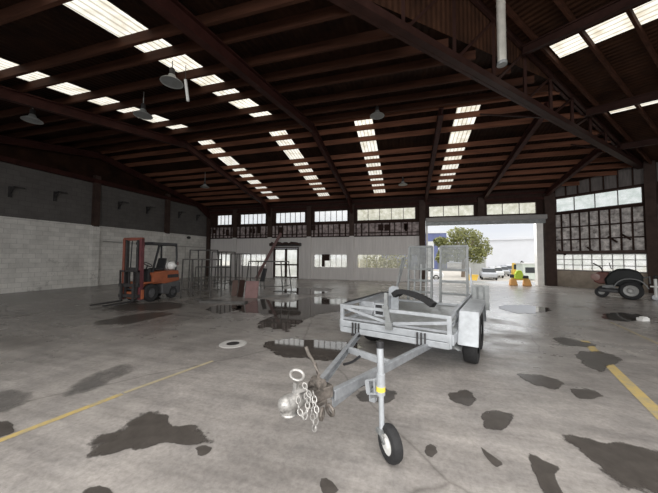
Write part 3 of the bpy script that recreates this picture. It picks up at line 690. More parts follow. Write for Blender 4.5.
m_ = MB(); m_.lathe([(.066, 0), (.066, 1.0), (.07, 1.0), (.07, 1.03), (.066, 1.03), (.066, 2.6)], n=20); m_.build('pipe', M['flue'], t, smooth=True)
m_ = MB(); m_.lathe([(.075, -.02), (.075, .03), (.05, .03)], n=20); m_.build('collar', M['galv_dark'], t)


# ------------------------------------------------------------------ plant trailer
TH = R(-17); TC = Vector((-.22, 4.02, 0))
tr_ = thing('trailer', 'galvanised plant trailer with two raised loading ramps standing on the concrete floor', 'trailer', TC, TH)
Tm = (Matrix.Translation(TC) @ Matrix.Rotation(TH, 4, 'Z')).inverted()
def TLc(p): return Tm @ Vector(p)
HW, LEN = .80, 2.65
m_ = MB()
m_.bb(-HW, HW, -.03, .03, .44, .53); m_.bb(-HW + .02, HW - .02, -.045, .02, .355, .435)
for s_ in (-1, 1): m_.bb(s_ * HW - .03, s_ * HW + .03, 0, LEN, .40, .53)
m_.bb(-HW, HW, LEN - .06, LEN, .40, .53)
for y in (.6, 1.2, 1.8): m_.bb(-HW, HW, y - .03, y + .03, .40, .47)
m_.build('chassis', M['galv_pale'], tr_, bevel=.006)
m_ = MB(); m_.bb(-HW + .03, HW - .03, .03, LEN - .05, .475, .49); m_.build('deck', M['checker'], tr_)
# headboard
m_ = MB()
m_.bar((-HW, 0, .75), (HW, 0, .75), .045, .045)
for xx in (-HW + .022, HW - .022): m_.bar((xx, 0, .36), (xx, 0, .77), .055, .05, up=(0, 1, 0))
m_.build('headboard_rail', M['galv_pale'], tr_, bevel=.005)
m_ = MB(); m_.bar((-HW + .03, -.01, .735), (.0, -.01, .575), .04, .03, up=(0, 1, 0)); m_.build('headboard_brace', M['galv_pale'], tr_)
m_ = MB(); m_.bar((HW - .04, -.01, .68), (.02, -.01, .575), .04, .03, up=(0, 1, 0)); m_.build('headboard_brace', M['galv_pale'], tr_)
m_ = MB(); m_.bar((-HW, 0, .565), (HW, 0, .565), .035, .03); m_.build('headboard_rail', M['galv'], tr_)
m_ = MB(); m_.bar((.0, -.03, .53), (-.05, -.03, .80), .075, .045, up=(0, 1, 0)); m_.bar((-.05, -.03, .72), (-.05, -.02, 1.0), .05, .04, up=(0, 1, 0)); m_.box((.0, -.05, .55), (.10, .06, .1)); m_.box((-.05, -.05, .80), (.09, .05, .05)); m_.build('stop_post', M['galv_dark'], tr_)
wb_ = MB(); wb_.bb(-.24, -.09, -.02, .1, .735, .765); wb_.bb(-.24, -.09, -.02, .1, .82, .84); wb_.bb(-.24, -.09, -.02, .1, .655, .68)
for xx in (-.24, -.10): wb_.bb(xx, xx + .02, -.02, .1, .66, .84)
w_ = wb_.build('winch_box', M['galv_pale'], tr_)
m_ = MB(); m_.bb(-.215, -.105, .0, .08, .68, .735); m_.bb(-.215, -.105, .0, .08, .765, .82); m_.build('winch_drum', M['black'], w_)
# side rails
for s_ in (-1, 1):
    m_ = MB(); xx = s_ * (HW - .02)
    m_.bar((xx, 0, .75), (xx, LEN, .75), .045, .045)
    for y in (.65, 1.3, 1.95, LEN - .03): m_.bar((xx, y, .5), (xx, y, .75), .04, .04, up=(0, 1, 0))
    m_.bar((xx, 0, .62), (xx, LEN, .62), .03, .03); m_.build('side_rail', M['galv'], tr_)
# drawbar mounts
for xx in (-.52, .44):
    m_ = MB()
    for dx in (-.05, .0, .05): m_.bb(xx + dx - .008, xx + dx + .008, -.07, -.045, .33, .52)
    m_.bb(xx - .07, xx + .07, -.075, -.045, .33, .36); m_.build('u_bolts', M['darkmetal'], tr_)
PCw = PY(317, 393, 1.98); PC = TLc(PCw); HDw = PY(289.5, 403, 1.78)
jl, jr = Vector((-.52, .1, .375)), Vector((.52, .1, .375))
for e, side in ((jl, -1), (jr, 1)):
    d = (e - PC).normalized(); n_ = Vector((-d.y, d.x, 0)).normalized()
    m_ = MB(); st = PC + d * .12 + n_ * (-.05 * side)
    m_.bar(st, e, .045, .010); m_.bar(st - Vector((0, 0, .07)), e - Vector((0, 0, .07)), .045, .010); m_.bar(st - Vector((0, 0, .035)) + n_ * (-.02 * side), e - Vector((0, 0, .035)) + n_ * (-.02 * side), .010, .075); m_.prism([st + Vector((0, 0, .0)), st.lerp(e, .28), st.lerp(e, .28) - Vector((0, 0, .07)), st - Vector((0, 0, .14))], n_ * .008)
    m_.build('drawbar_leg', M['galv'], tr_, bevel=.003)
k1, k2 = jl.lerp(PC, .42), jr.lerp(PC, .50)
m_ = MB(); m_.bar(k1 - Vector((0, 0, .035)), k2 - Vector((0, 0, .035)), .05, .065); m_.build('drawbar_crossbar', M['galv_pale'], tr_, bevel=.004)
# coupling (points away from deck = -d)
hd = TLc(HDw); fw_ = (hd - PC); LC = fw_.length; fw_.normalize(); sd = Vector((-fw_.y, fw_.x, 0)).normalized(); q = PC.copy()
def CP(px, py, Y): return TLc(PY(px, py, Y))
cp = MB(); cp.bar(q - fw_ * .12, q + fw_ * LC * .35, .10, .085); cp.tube([q + fw_ * LC * .3, q + fw_ * LC * .7, hd], .04, 12)
cp.bar(q - fw_ * .05 - Vector((0, 0, .05)), q + fw_ * .1 - Vector((0, 0, .06)), .13, .03)
cpo = cp.build('coupling', M['rust'], tr_, bevel=.006)
m_ = MB(); m_.tube([hd - fw_ * .15, hd - fw_ * .06], .042, 16, .056); m_.tube([hd - fw_ * .06, hd + fw_ * .03], .056, 16); m_.ball(hd + fw_ * .03, .055, (1, 1, 1), 3); m_.tube([hd, hd - Vector((0, 0, .065))], .05, 16); m_.torus(hd - Vector((0, 0, .065)), .05, .012, (0, 0, 1), 20, 8); m_.torus(hd - fw_ * .14, .045, .012, fw_, 20, 8); m_.build('coupling_head', M['chrome'], cpo, smooth=True)
m_ = MB(); hb = CP(295, 395, 1.82); ht = CP(297, 375, 1.84); m_.bar(hb, hb.lerp(ht, .62), .03, .03, up=(1, 0, 0)); m_.torus(ht, .036, .0105, fwd, 20, 8, 1.4, rt); m_.bar(hb.lerp(ht, .2), CP(305, 388, 1.86), .04, .03)
m_.build('release_handle', M['chrome'], cpo, smooth=True)
m_ = MB(); bq = CP(318, 383, 2.0); m_.bar(bq + Vector((0, 0, .03)), q, .07, .09, up=(1, 0, 0)); m_.tube([bq + sd * .05, bq - sd * .05], .042, 14); m_.tube([q - fw_ * .08, CP(303, 397, 1.88)], .052, 14, .045); m_.tube([bq + Vector((0, 0, -.02)), CP(309, 384, 1.95)], .02, 8)
m_.build('damper_housing', M['rust'], cpo, smooth=True)
m_ = MB(); m_.tube([bq, CP(318.5, 374, 2.0), CP(315, 364, 2.02), CP(309, 355, 2.05), CP(306, 347, 2.07)], .013, 8); m_.build('brake_lever', M['rust'], tr_, smooth=True)
def chain(name, pts):
    ch = MB(); n_l = 0
    for p, q_ in zip(pts, pts[1:]):
        L_ = (q_ - p).length; n = max(1, int(L_ / .03))
        for k in range(n):
            c = p.lerp(q_, (k + .5) / n); d = (q_ - p).normalized(); a = d.orthogonal().normalized(); nn = a if n_l % 2 else d.cross(a)
            ch.torus(c, .0145, .0048, nn, 12, 6, 1.5, d); n_l += 1
    ch.build(name, M['chrome'], tr_, smooth=True)
chain('safety_chain', [CP(304, 384, 1.84), CP(310, 396, 1.80), CP(312, 414, 1.78), CP(315, 431, 1.78), CP(317, 412, 1.8), CP(313, 392, 1.84)])
chain('safety_chain', [CP(298, 397, 1.78), CP(299, 410, 1.74), CP(304, 419, 1.73), CP(308, 408, 1.76), CP(306, 394, 1.82)])
m_ = MB(); m_.torus(CP(322, 414, 1.84), .034, .011, (1, .3, 0), 18, 8); m_.build('shackle', M['rust'], tr_, smooth=True)
m_ = MB(); m_.torus(CP(330, 410, 1.9), .036, .012, (.3, 1, .2), 18, 8); m_.build('shackle', M['rust'], tr_, smooth=True)
m_ = MB(); c = jl.lerp(PC, .62) + Vector((.03, 0, -.06)); m_.tube([c, c + Vector((.03, .06, .0)), c + Vector((.02, .18, -.02)), c + Vector((.05, .28, .01))], .014, 8); m_.build('brake_cable', M['black'], tr_, smooth=True)
m_ = MB(); c = jr.lerp(PC, .74) + Vector((.02, -.02, -.09)); m_.tube([c + Vector((-.06, -.04, -.04)), c, c + Vector((.09, .08, .03))], .014, 8); m_.build('brake_cable', M['black'], tr_, smooth=True)
# jockey wheel
jt = TLc(PY(380, 348, 2.22)); jb = TLc(PY(382, 428, 2.16)); jc = TLc(PY(390, 449, 2.14)); jc.z = 0; up_d = (jt - jb).normalized()
m_ = MB(); m_.tube([jt - (jt - jb) * .42, jt], .027, 14); m_.tube([jb - Vector((0, 0, .02)), jt - (jt - jb) * .3], .021, 14)
jw = m_.build('jockey_stand', M['galv_pale'], tr_, smooth=True)
m_ = MB(); m_.tube([jt, jt + up_d * .05], .031, 14); m_.build('jockey_cap', M['black'], jw, label='black cap')
jr_ = .128; wc = jc + Vector((0, 0, jr_)); vh = (f0 * .976 + r0 * .22); axw = r0 * .93 + vh * .37; axd = (Tm.to_3x3() @ axw).normalized()   # wheel axle direction in trailer frame
rot = Vector((1, 0, 0)).rotation_difference(axd).to_matrix().to_4x4()
def xf(m_, c): bmesh.ops.transform(m_.bm, matrix=Matrix.Translation(c) @ rot, verts=m_.bm.verts); return m_
m_ = MB(); m_.lathe([(.072, -.036), (.1, -.044), (.12, -.034), (.128, -.014), (.128, .014), (.12, .034), (.1, .044), (.072, .036)], axis='X', n=30, cap=False); xf(m_, wc); m_.build('jockey_tyre', M['rubber'], jw, smooth=True)
m_ = MB(); m_.lathe([(.015, -.042), (.03, -.04), (.04, -.03), (.074, -.03), (.074, .03), (.04, .03), (.03, .04), (.015, .042)], axis='X', n=24); xf(m_, wc); m_.build('jockey_rim', M['white'], jw, smooth=True, label='white rim')
m_ = MB()
for s_ in (-1, 1): m_.bar(wc + axd * .052 * s_, jb + Vector((0, 0, -.01)) + axd * .03 * s_, .025, .008, up=axd)
m_.bar(jb - axd * .04 - Vector((0, 0, .015)), jb + axd * .04 - Vector((0, 0, .015)), .05, .03); m_.build('jockey_fork', M['galv_dark'], jw)
cl_ = jb.lerp(jt, .62); lg = CP(373, 380, 2.36)
m_ = MB(); m_.bar(cl_, lg + Vector((0, 0, -.06)), .06, .025); m_.bar(cl_ + Vector((0, 0, -.1)), lg + Vector((0, 0, -.14)), .06, .02); m_.bar(lg + Vector((0, 0, 0)), lg + Vector((0, 0, -.17)), .05, .05); m_.tube([cl_ + Vector((0, 0, -.13)), cl_ + Vector((0, 0, .03))], .034, 14); m_.tube([cl_ + Vector((-.02, 0, -.05)), lg + Vector((.03, -.05, -.1))], .012, 6)
a_, b_, c_, d_ = CP(367.5, 380, 2.26), CP(380, 378, 2.2), CP(369, 393, 2.26), CP(381, 393, 2.2); m_.bar(a_, b_, .03, .012); m_.bar(c_, d_, .05, .012); m_.bar(a_, c_, .035, .03, up=(0, 1, 0)); m_.tube([a_.lerp(b_, .55), c_.lerp(d_, .5)], .012, 8)
clm = m_.build('jockey_clamp', M['galv_pale'], tr_)
m_ = MB(); m_.tube([cl_ + Vector((0, 0, -.10)), cl_ + Vector((0, 0, -.065))], .0355, 14); m_.build('warning_sticker', M['yellow'], clm, label='yellow sticker')
# wheels, mudguards
def wheel(parent, c, rad, wd, hub, tmat='rubber', rmat='galv_pale', nm='wheel'):
    c = Vector(c); w2 = wd / 2
    m_ = MB(); m_.lathe([(hub, -w2 * .9), (rad * .82, -w2), (rad * .95, -w2 * .9), (rad, -w2 * .6), (rad, w2 * .6), (rad * .95, w2 * .9), (rad * .82, w2), (hub, w2 * .9)], c, 'X', 36, False); o = m_.build(nm, M[tmat], parent, smooth=True)
    m_ = MB(); m_.lathe([(hub * .25, -w2 * .75), (hub * .5, -w2 * .8), (hub * .6, -w2 * .5), (hub * 1.02, -w2 * .6), (hub * 1.02, w2 * .6), (hub * .6, w2 * .5), (hub * .5, w2 * .8), (hub * .25, w2 * .75)], c, 'X', 28); m_.build('rim', M[rmat], o, smooth=True)
    return o
for s_ in (1,):
    for y in (.74, 1.46): wheel(tr_, (s_ * .955, y, .325), .325, .19, .19, nm='wheel')
    x0_, x1_ = (s_ * .84, s_ * 1.075)
    prof = [(.24, .36), (.44, .77), (1.78, .77), (1.98, .36)]
    m_ = MB()
    for (a, za), (b_, zb) in zip(prof, prof[1:]): m_.bar(((x0_ + x1_) / 2, a, za), ((x0_ + x1_) / 2, b_, zb), abs(x1_ - x0_), .012)
    m_.prism([(x0_, y, z) for y, z in prof] + [(x0_, 1.9, .36), (x0_, 1.72, .68), (x0_, .5, .68), (x0_, .32, .36)], (-.008 * s_, 0, 0))
    m_.prism([(x1_, y, z) for y, z in prof] + [(x1_, 1.93, .40), (x1_, 1.74, .70), (x1_, .48, .70), (x1_, .29, .40)], (.006 * s_, 0, 0))
    m_.build('mudguard', M['galv_pale'], tr_, bevel=.004)
    m_ = MB(); m_.tube([(s_ * .2, .74, .325), (s_ * .9, .74, .325)], .035, 10); m_.tube([(s_ * .2, 1.46, .325), (s_ * .9, 1.46, .325)], .035, 10); m_.build('axle', M['darkmetal'], tr_)
for y in (.95, 1.62): wheel(tr_, (-.66, y, .325), .325, .2, .19, nm='wheel')
m_ = MB(); m_.prism([(-.79, .55, .49), (-.79, .66, .74), (-.79, 1.9, .76), (-.79, 2.0, .49)], (.26, 0, 0)); m_.build('wheel_box', M['galv'], tr_, bevel=.01)
m_ = MB(); m_.tube([(-.66, .95, .325), (.3, .95, .325)], .03, 10); m_.build('axle', M['darkmetal'], tr_)
m_ = MB()
for k in range(3): m_.bb(.86 + k * .1, .93 + k * .1, 2.0, 2.04, .62, .98)
m_.bb(.84, 1.13, 2.04, 2.06, .55, 1.0); m_.build('light_guard', M['galv_dark'], tr_)
m_ = MB(); m_.bar((.80, .3, .33), (.86, .3, .30), .22, .02); m_.bar((.7, .34, .3), (.86, .34, .28), .04, .04); m_.build('step_bracket', M['galv_dark'], tr_)
# ramps
def ramp_(x0_, x1_, nm='loading_ramp'):
    y0_ = LEN + .05; zt = 1.765; lean = .10
    def pt(x_, z): return Vector((x_, y0_ + lean * (z - .42), z))
    m_ = MB()
    for x_ in (x0_, x1_): m_.bar(pt(x_, .42), pt(x_, zt), .045, .06, up=(0, 1, 0))
    for z in (.46, .72, .98, 1.24): m_.bar(pt(x0_, z), pt(x1_, z), .045, .045)
    m_.bar(pt(x0_, zt), pt(x1_, zt), .045, .045)
    o = m_.build(nm, M['rampsteel'], tr_)
    m_ = MB(); n = 24
    for k in range(1, n): x_ = x0_ + (x1_ - x0_) * k / n; m_.bar(pt(x_, 1.24), pt(x_, zt), .011, .011, up=(0, 1, 0))
    for k in range(1, 18): z = 1.24 + (zt - 1.24) * k / 18; m_.bar(pt(x0_, z), pt(x1_, z), .011, .011)
    m_.build('ramp_mesh', M['rampsteel'], o)
    return o, pt
r1, p1 = ramp_(.16, .70); r2, p2 = ramp_(-.55, -.03)
m_ = MB()
for dx in (-.02, .05): m_.bar(p1(.76 + dx, .42), p1(.70 + dx, 1.3), .035, .035, up=(0, 1, 0))
m_.build('ramp_stay', M['galv'], r1)
m_ = MB(); m_.bar((-.76, LEN - .35, .5), p2(-.70, 1.5), .04, .04, up=(1, 0, 0)); m_.bar((-.74, LEN - .05, .9), p2(-.64, 1.55), .03, .03, up=(1, 0, 0)); m_.build('ramp_stay', M['galv_dark'], r2)
m_ = MB()
for x_ in (-.41, -.27, -.15): m_.bar(p2(x_, .5), p2(x_, 1.36), .035, .03, up=(0, 1, 0))
m_.build('ramp_slats', M['galv_dark'], r2)
m_ = MB(); m_.prism([(-.58, 1.5, .49), (-.38, 1.5, .49), (-.38, 1.5, .93), (-.50, 1.5, .95), (-.58, 1.5, .9)], (0, .015, 0)); m_.build('wheel_stop', M['galv_pale'], tr_)
# black rubber guard and strap lying on the deck
bp_ = [CP(391, 293, 5.5), CP(396, 289.5, 5.45), CP(402, 289, 5.4), CP(410, 291, 5.35), CP(418, 294, 5.3), CP(426, 298, 5.25), CP(433, 303, 5.2)]
m_ = MB(); m_.band(bp_, (0.03, .22, -.03), .095)
rg = m_.build('rubber_mudflap', M['rubber'], smooth=True, label='curved black rubber guard lying across the trailer deck', cat='guard'); rg.location = TC; rg.rotation_euler = (0, 0, TH)
m_ = MB(); m_.tube([(-.79, .1, .775), (-.76, .9, .79), (-.74, 1.5, .80), (-.62, 1.6, .80)], .014, 8)
rs = m_.build('strap', M['black'], smooth=True, label='black strap draped along the trailer side rail', cat='strap'); rs.location = TC; rs.rotation_euler = (0, 0, TH)

# ------------------------------------------------------------------ forklift (faces -Y)
fk = thing('forklift', 'orange gas-powered forklift parked by the white block wall', 'forklift', (-8.64, 6.94, 0)); fk.scale = (.84, .88, 1)
# local: x across, y back (+ = rear); near side x=+.5
m_ = MB()
m_.prism([(-.30, .16, .16), (-.30, .16, .60), (-.30, .72, .60), (-.30, .72, .16)], (.6, 0, 0)); m_.prism([(-.5, .10, .60), (-.5, .14, .66), (-.5, .74, .66), (-.5, .74, .60)], (1.0, 0, 0)); m_.bb(-.5, .5, .02, .14, .12, .42)
m_.build('front_cowl', M['orange'], fk, bevel=.02)
m_ = MB(); m_.prism([(-.5, .5, .58), (-.5, .5, .80), (-.5, .42, .96), (-.5, 1.0, 1.0), (-.5, 1.72, 1.0), (-.5, 1.78, .62), (-.5, 1.1, .55)], (1.0, 0, 0)); m_.build('body', M['orange'], fk, bevel=.03)
m_ = MB(); m_.prism([(-.5, .92, .2), (-.5, .92, .56), (-.5, 1.1, .56), (-.5, 1.80, .62), (-.5, 1.84, .5), (-.5, 1.82, .16), (-.5, 1.5, .14)], (1.0, 0, 0)); m_.build('counterweight', M['forkgrey'], fk, bevel=.04)
m_ = MB(); m_.bb(.495, .512, 1.15, 1.7, .74, .86); m_.bb(.495, .512, 1.35, 1.6, .38, .43); m_.bb(.495, .512, 1.35, 1.6, .28, .32); m_.build('side_vents', M['black'], fk)
for x_, y, r_ in ((.43, .44, .29), (-.43, .44, .29), (.40, 1.45, .21), (-.40, 1.45, .21)): wheel(fk, (x_, y, r_), r_, .22, r_ * .55, rmat='forkgrey')
# mast
for s_ in (-1, 1):
    m_ = MB(); m_.bb(s_ * .42 - .05, s_ * .42 + .05, -.02, .12, .10, 2.08); m_.build('mast_upright', M['redorange' if s_ < 0 else 'maroon'], fk, bevel=.01)  # right upright coloured darker as its shade; only the left is lit
    m_ = MB(); m_.bb(s_ * .28 - .04, s_ * .28 + .04, -.02, .08, .12, 2.04); m_.build('inner_mast', M['darkmetal'], fk)
m_ = MB(); m_.bb(-.47, .47, 0, .11, 2.02, 2.12); m_.build('mast_crosshead', M['redorange'], fk, bevel=.01)
m_ = MB(); m_.bb(-.40, .40, .02, .1, 1.02, 1.14); m_.bb(-.4, .4, .02, .1, .35, .45); m_.build('mast_crossbar', M['darkmetal'], fk)
m_ = MB(); m_.tube([(.2, .04, .2), (.2, .04, 1.8)], .035, 10); m_.build('lift_cylinder', M['darkmetal'], fk)
m_ = MB(); m_.tube([(-.2, .1, 1.0), (-.2, .14, 1.95), (-.1, .08, 2.0)], .02, 8); m_.tube([(.18, .1, 1.0), (.18, .14, 1.9)], .02, 8); m_.build('hydraulic_hose', M['black'], fk)
m_ = MB(); m_.bb(-.48, .48, -.12, -.03, .18, .28); m_.bb(-.48, .48, -.12, -.03, .52, .62); m_.bb(-.48, .48, -.10, -.05, 1.0, 1.05)
for x_ in (-.46, -.23, 0, .23, .46): m_.bb(x_ - .02, x_ + .02, -.10, -.05, .6, 1.05)
m_.build('load_backrest', M['darkmetal'], fk)
for x_ in (-.3, .3): 
    m_ = MB(); m_.bb(x_ - .05, x_ + .05, -.17, -.12, .06, .62); m_.bb(x_ - .05, x_ + .05, -1.15, -.12, .05, .09); m_.build('fork', M['darkmetal'], fk)
# overhead guard
for s_ in (-1, 1):
    m_ = MB(); m_.bar((s_ * .43, .50, .95), (s_ * .41, .82, 1.94), .055, .06, up=(1, 0, 0)); m_.build('guard_post', M['black'], fk)
    m_ = MB(); m_.tube([(s_ * .43, 1.62, 1.0), (s_ * .43, 1.66, 1.5), (s_ * .42, 1.64, 1.88), (s_ * .41, 1.55, 1.95)], .04, 8); m_.build('guard_post', M['black'], fk)
m_ = MB()
for s_ in (-1, 1): m_.bar((s_ * .42, .55, 1.95), (s_ * .42, 1.6, 1.96), .07, .08)
for k in range(6): y = .6 + k * .2; m_.bar((-.42, y, 1.96), (.42, y, 1.96), .04, .05)
m_.bar((-.45, .53, 1.95), (.45, .53, 1.95), .08, .09); m_.bar((-.45, 1.62, 1.95), (.45, 1.62, 1.95), .08, .09); m_.build('overhead_guard', M['black'], fk)
m_ = MB(); m_.bb(-.22, .22, .85, 1.25, 1.0, 1.1); m_.prism([(-.22, 1.2, 1.08), (-.22, 1.32, 1.45), (-.22, 1.38, 1.44), (-.22, 1.28, 1.06)], (.44, 0, 0)); m_.build('seat', M['black'], fk, bevel=.03)
m_ = MB(); m_.tube([(0, .5, .9), (0, .66, 1.2)], .025, 8); m_.torus((0, .67, 1.22), .15, .015, (0, .5, .9), 24, 8); m_.build('steering_wheel', M['black'], fk)
m_ = MB(); m_.bb(-.4, .4, .36, .52, .6, 1.08); m_.build('dash', M['black'], fk, bevel=.02)
gb = MB(); gb.lathe([(.03, -.46), (.1, -.44), (.15, -.38), (.155, .34), (.1, .42), (.05, .44), (.05, .5)], (0.05, 1.5, 1.17), 'X', 24); g_ = gb.build('gas_bottle', M['gas'], fk, smooth=True)
m_ = MB()
for x_ in (-.15, .2): m_.torus((x_ + .05, 1.5, 1.17), .158, .012, (1, 0, 0), 24, 6)
m_.build('bottle_strap', M['black'], g_)
# second smaller detail: rear lights
m_ = MB(); m_.box((.46, 1.68, 1.25), (.06, .06, .12)); m_.build('rear_lamp', M['pink'], fk)

# ------------------------------------------------------------------ steel trestles and boards
def frame(pl, pr, ht, Y, lab, legs=2, splay=0.0, depth=.5, r_=.021, low=.25):
    a, b_ = PY(pl, 262, Y), PY(pr, 262, Y); w_ = (b_ - a).length; cx = (a.x + b_.x) / 2
    t = thing('trestle', lab, 'trestle', (cx, Y, 0), group='steel trestles beside the forklift')
    m_ = MB(); m_.bar((-w_ / 2, 0, ht), (w_ / 2, 0, ht), r_ * 2, r_ * 2); m_.bar((-w_ / 2, depth, ht), (w_ / 2, depth, ht), r_ * 2, r_ * 2)
    for s_ in (-1, 1): m_.bar((s_ * w_ / 2, 0, ht), (s_ * w_ / 2, depth, ht), r_ * 2, r_ * 2)
    m_.build('top_frame', M['trestle'], t)
    for k in range(legs):
        u = -w_ / 2 + w_ * k / (legs - 1); dx = splay * (-1 if k == 0 else (1 if k == legs - 1 else 0))
        m_ = MB(); m_.bar((u, 0, ht), (u + dx, -.06, 0), r_ * 1.8, r_ * 1.8, up=(0, 1, 0)); m_.build('leg', M['trestle'], t)
        if k in (0, legs - 1): m_ = MB(); m_.bar((u, depth, ht), (u + dx, depth + .06, 0), r_ * 1.8, r_ * 1.8, up=(0, 1, 0)); m_.build('leg', M['trestle'], t)
    m_ = MB(); m_.bar((-w_ / 2 - splay, 0, low), (w_ / 2 + splay, 0, low), r_ * 1.4, r_ * 1.4)
    for s_ in (-1, 1): m_.bar((s_ * (w_ / 2 + splay * .8), 0, low), (s_ * (w_ / 2 + splay * .8), depth, low), r_ * 1.4, r_ * 1.4)
    m_.build('low_rail', M['trestle'], t); return t
frame(183, 212, 1.40, 8.6, 'low dark steel trestle standing nearest the forklift', 4)
frame(190, 210, 1.80, 10.2, 'tall dark steel trestle standing behind the low trestle by the forklift', 2)
frame(212, 226, 1.74, 11.2, 'tall narrow steel trestle against the first low window', 3, depth=.7)
frame(231, 243, 1.66, 12.2, 'narrow steel trestle behind the boards', 3, depth=.7)
frame(249, 281, 1.31, 10.8, 'wide splayed steel trestle in front of the double door', 2, .12, .8)
frame(196, 226, .95, 12.4, 'low wide trestle at the back of the trestle group', 4, depth=.4)
def board(px, py, w_, h_, Y0, lab, mat, tilt, rz=0, nm='board'):
    p = G(px, py); m_ = MB(); m_.box((0, 0, h_ / 2), (w_, .04, h_)); o = m_.build(nm, M[mat], bevel=.006, label=lab, cat='board', group='boards leaning among the trestles')
    o.location = p; o.rotation_euler = (tilt, 0, rz)
board(251, 298, .48, .62, 0, 'faded pink square board leaning among the trestles', 'pink', R(-14), R(12))
board(240, 297, .24, .64, 0, 'narrow dark board leaning left of the pink board', 'darkwood', R(-12), R(-8))
board(234, 296, .22, .60, 0, 'brown board leaning left of the narrow dark board', 'brown', R(-10), R(5))
p = G(262, 289)
ck = thing('chair_back', 'black tattered seat back standing under the wide splayed trestle', 'seat', p)
m_ = MB(); m_.prism([(-.14, 0, .35), (.10, 0, .35), (.2, .05, .95), (.02, .05, .98), (-.05, 0, .7)], (0, .08, 0)); m_.build('backrest', M['black'], ck, bevel=.02)
for x_ in (-.1, .08): m_ = MB(); m_.bar((x_, .04, .37), (x_ + .02, .04, 0), .03); m_.build('leg', M['trestle'], ck)
for (px, py, l_, a_, lab) in ((222, 303, 1.5, .2, 'long steel bar lying on the floor in front of the trestles'), (270, 297, 1.4, .5, 'steel bar lying on the floor right of the pink board'), (205, 301, 1.0, -.2, 'short steel bar lying on the floor by the low trestle')):
    m_ = MB(); m_.bar((-l_ / 2, 0, .03), (l_ / 2, 0, .03), .06, .06); m_.bar((-l_ / 2, 0, .03), (-l_ / 2, .25, .03), .05, .05); m_.bar((l_ / 2, 0, .03), (l_ / 2, .25, .03), .05, .05); o = m_.build('steel_bar', M['trestle'], label=lab, cat='bar', group='steel bars on the floor'); o.location = G(px, py); o.rotation_euler = (0, 0, a_)

# ------------------------------------------------------------------ ride-on mower and cart
md = Vector((-.847, .531, 0)); mw = thing('ride_on_mower', 'dark ride-on mower with grey wheel guard parked by the gable wall', 'mower', Vector((8.25, 13.25, 0)), math.atan2(md.y, md.x))
# local x forward (image left), near side = +y
def prof_y(pts, y0_, y1_): return [(x_, y0_, z) for x_, z in pts], (0, y1_ - y0_, 0)
m_ = MB(); m_.prism(*prof_y([(-.32, .55), (-.32, .85), (-.22, 1.04), (.02, 1.13), (.34, 1.12), (.52, 1.0), (.70, .72), (.66, .45), (-.2, .45)], -.36, .36)); m_.build('body', M['mower'], mw, bevel=.06)
m_ = MB(); m_.prism(*prof_y([(.55, .55), (.55, .98), (.85, 1.0), (1.0, .88), (1.02, .6), (.85, .5)], -.28, .28)); m_.build('engine', M['mowerred'], mw, bevel=.05)
m_ = MB(); m_.lathe([(.05, -.06), (.13, -.05), (.14, .05), (.06, .06)], (.95, .26, .78), 'Y', 18); m_.build('headlamp', pbr('dull_pink_lens', (.22, .13, .11), .4, 0, .2, 8), mw)
m_ = MB(); m_.tube([(.72, .1, .95), (.82, .12, 1.18), (1.02, .12, 1.32)], .018, 8); m_.tube([(.72, -.1, .95), (.82, -.12, 1.18), (1.02, -.12, 1.32)], .018, 8); m_.tube([(.5, .0, 1.1), (.56, 0, 1.35)], .015, 8); m_.build('control_lever', M['darkmetal'], mw)
m_ = MB(); gp = [(.42 * math.cos(a), .36 + .40 * math.sin(a)) for a in [R(10 + 16 * k) for k in range(11)]]
m_.band([(x_, .36, z) for x_, z in gp], (0, .26, 0), .03); m_.prism(*prof_y([(.40, .42), (.75, .40), (.74, .48), (.46, .52)], .3, .6)); m_.build('wheel_guard', M['mowergrey'], mw)
m_ = MB(); m_.prism(*prof_y([(.1, .2), (.1, .34), (.85, .36), (.9, .22)], -.45, .45)); m_.build('mower_deck', M['black'], mw, bevel=.03)
def wheelY(parent, c, rad, wd, hub, rmat):
    c = Vector(c); w2 = wd / 2
    m_ = MB(); m_.lathe([(hub, -w2 * .9), (rad * .85, -w2), (rad, -w2 * .6), (rad, w2 * .6), (rad * .85, w2), (hub, w2 * .9)], c, 'Y', 32, False); o = m_.build('wheel', M['rubber'], parent, smooth=True)
    m_ = MB(); m_.lathe([(hub * .2, -w2 * .6), (hub * .4, -w2 * .85), (hub * .6, -w2 * .5), (hub * 1.02, -w2 * .8), (hub * 1.02, w2 * .8), (hub * .6, w2 * .5), (hub * .4, w2 * .85), (hub * .2, w2 * .6)], c, 'Y', 24); m_.build('rim', M[rmat], o)
for y in (.44, -.44): wheelY(mw, (0, y, .33), .33, .24, .2, 'rim')
for y in (.36, -.36): wheelY(mw, (.78, y, .2), .2, .14, .09, 'rim')
m_ = MB(); m_.tube([(-.32, .1, .8), (-.47, .1, .85), (-.48, .1, .6)], .025, 8); m_.tube([(-.32, -.1, .8), (-.47, -.1, .85), (-.48, -.1, .6)], .025, 8); m_.build('rear_rack', M['mowergrey'], mw)
ct = thing('towed_cart', 'maroon towed cart with a pale drawbar stand cut by the photo edge', 'cart', G(655, 301) + Vector((.42, .0, 0)), math.atan2(md.y, md.x) )
m_ = MB(); m_.bb(-1.3, -.05, -.35, .35, .45, .9); m_.build('cart_body', M['maroon'], ct, bevel=.05)
m_ = MB(); m_.bar((-1.2, 0, .4), (.35, 0, .4), .08, .08); m_.bar((-.3, .3, .4), (-.1, .3, .2), .06, .06); m_.build('chassis_bar', M['darkmetal'], ct)
m_ = MB(); m_.tube([(.32, .05, .12), (.32, .05, .78)], .045, 10); m_.bar((.2, .05, .5), (.45, .05, .5), .05, .05); m_.build('stand_tube', M['white'], ct)
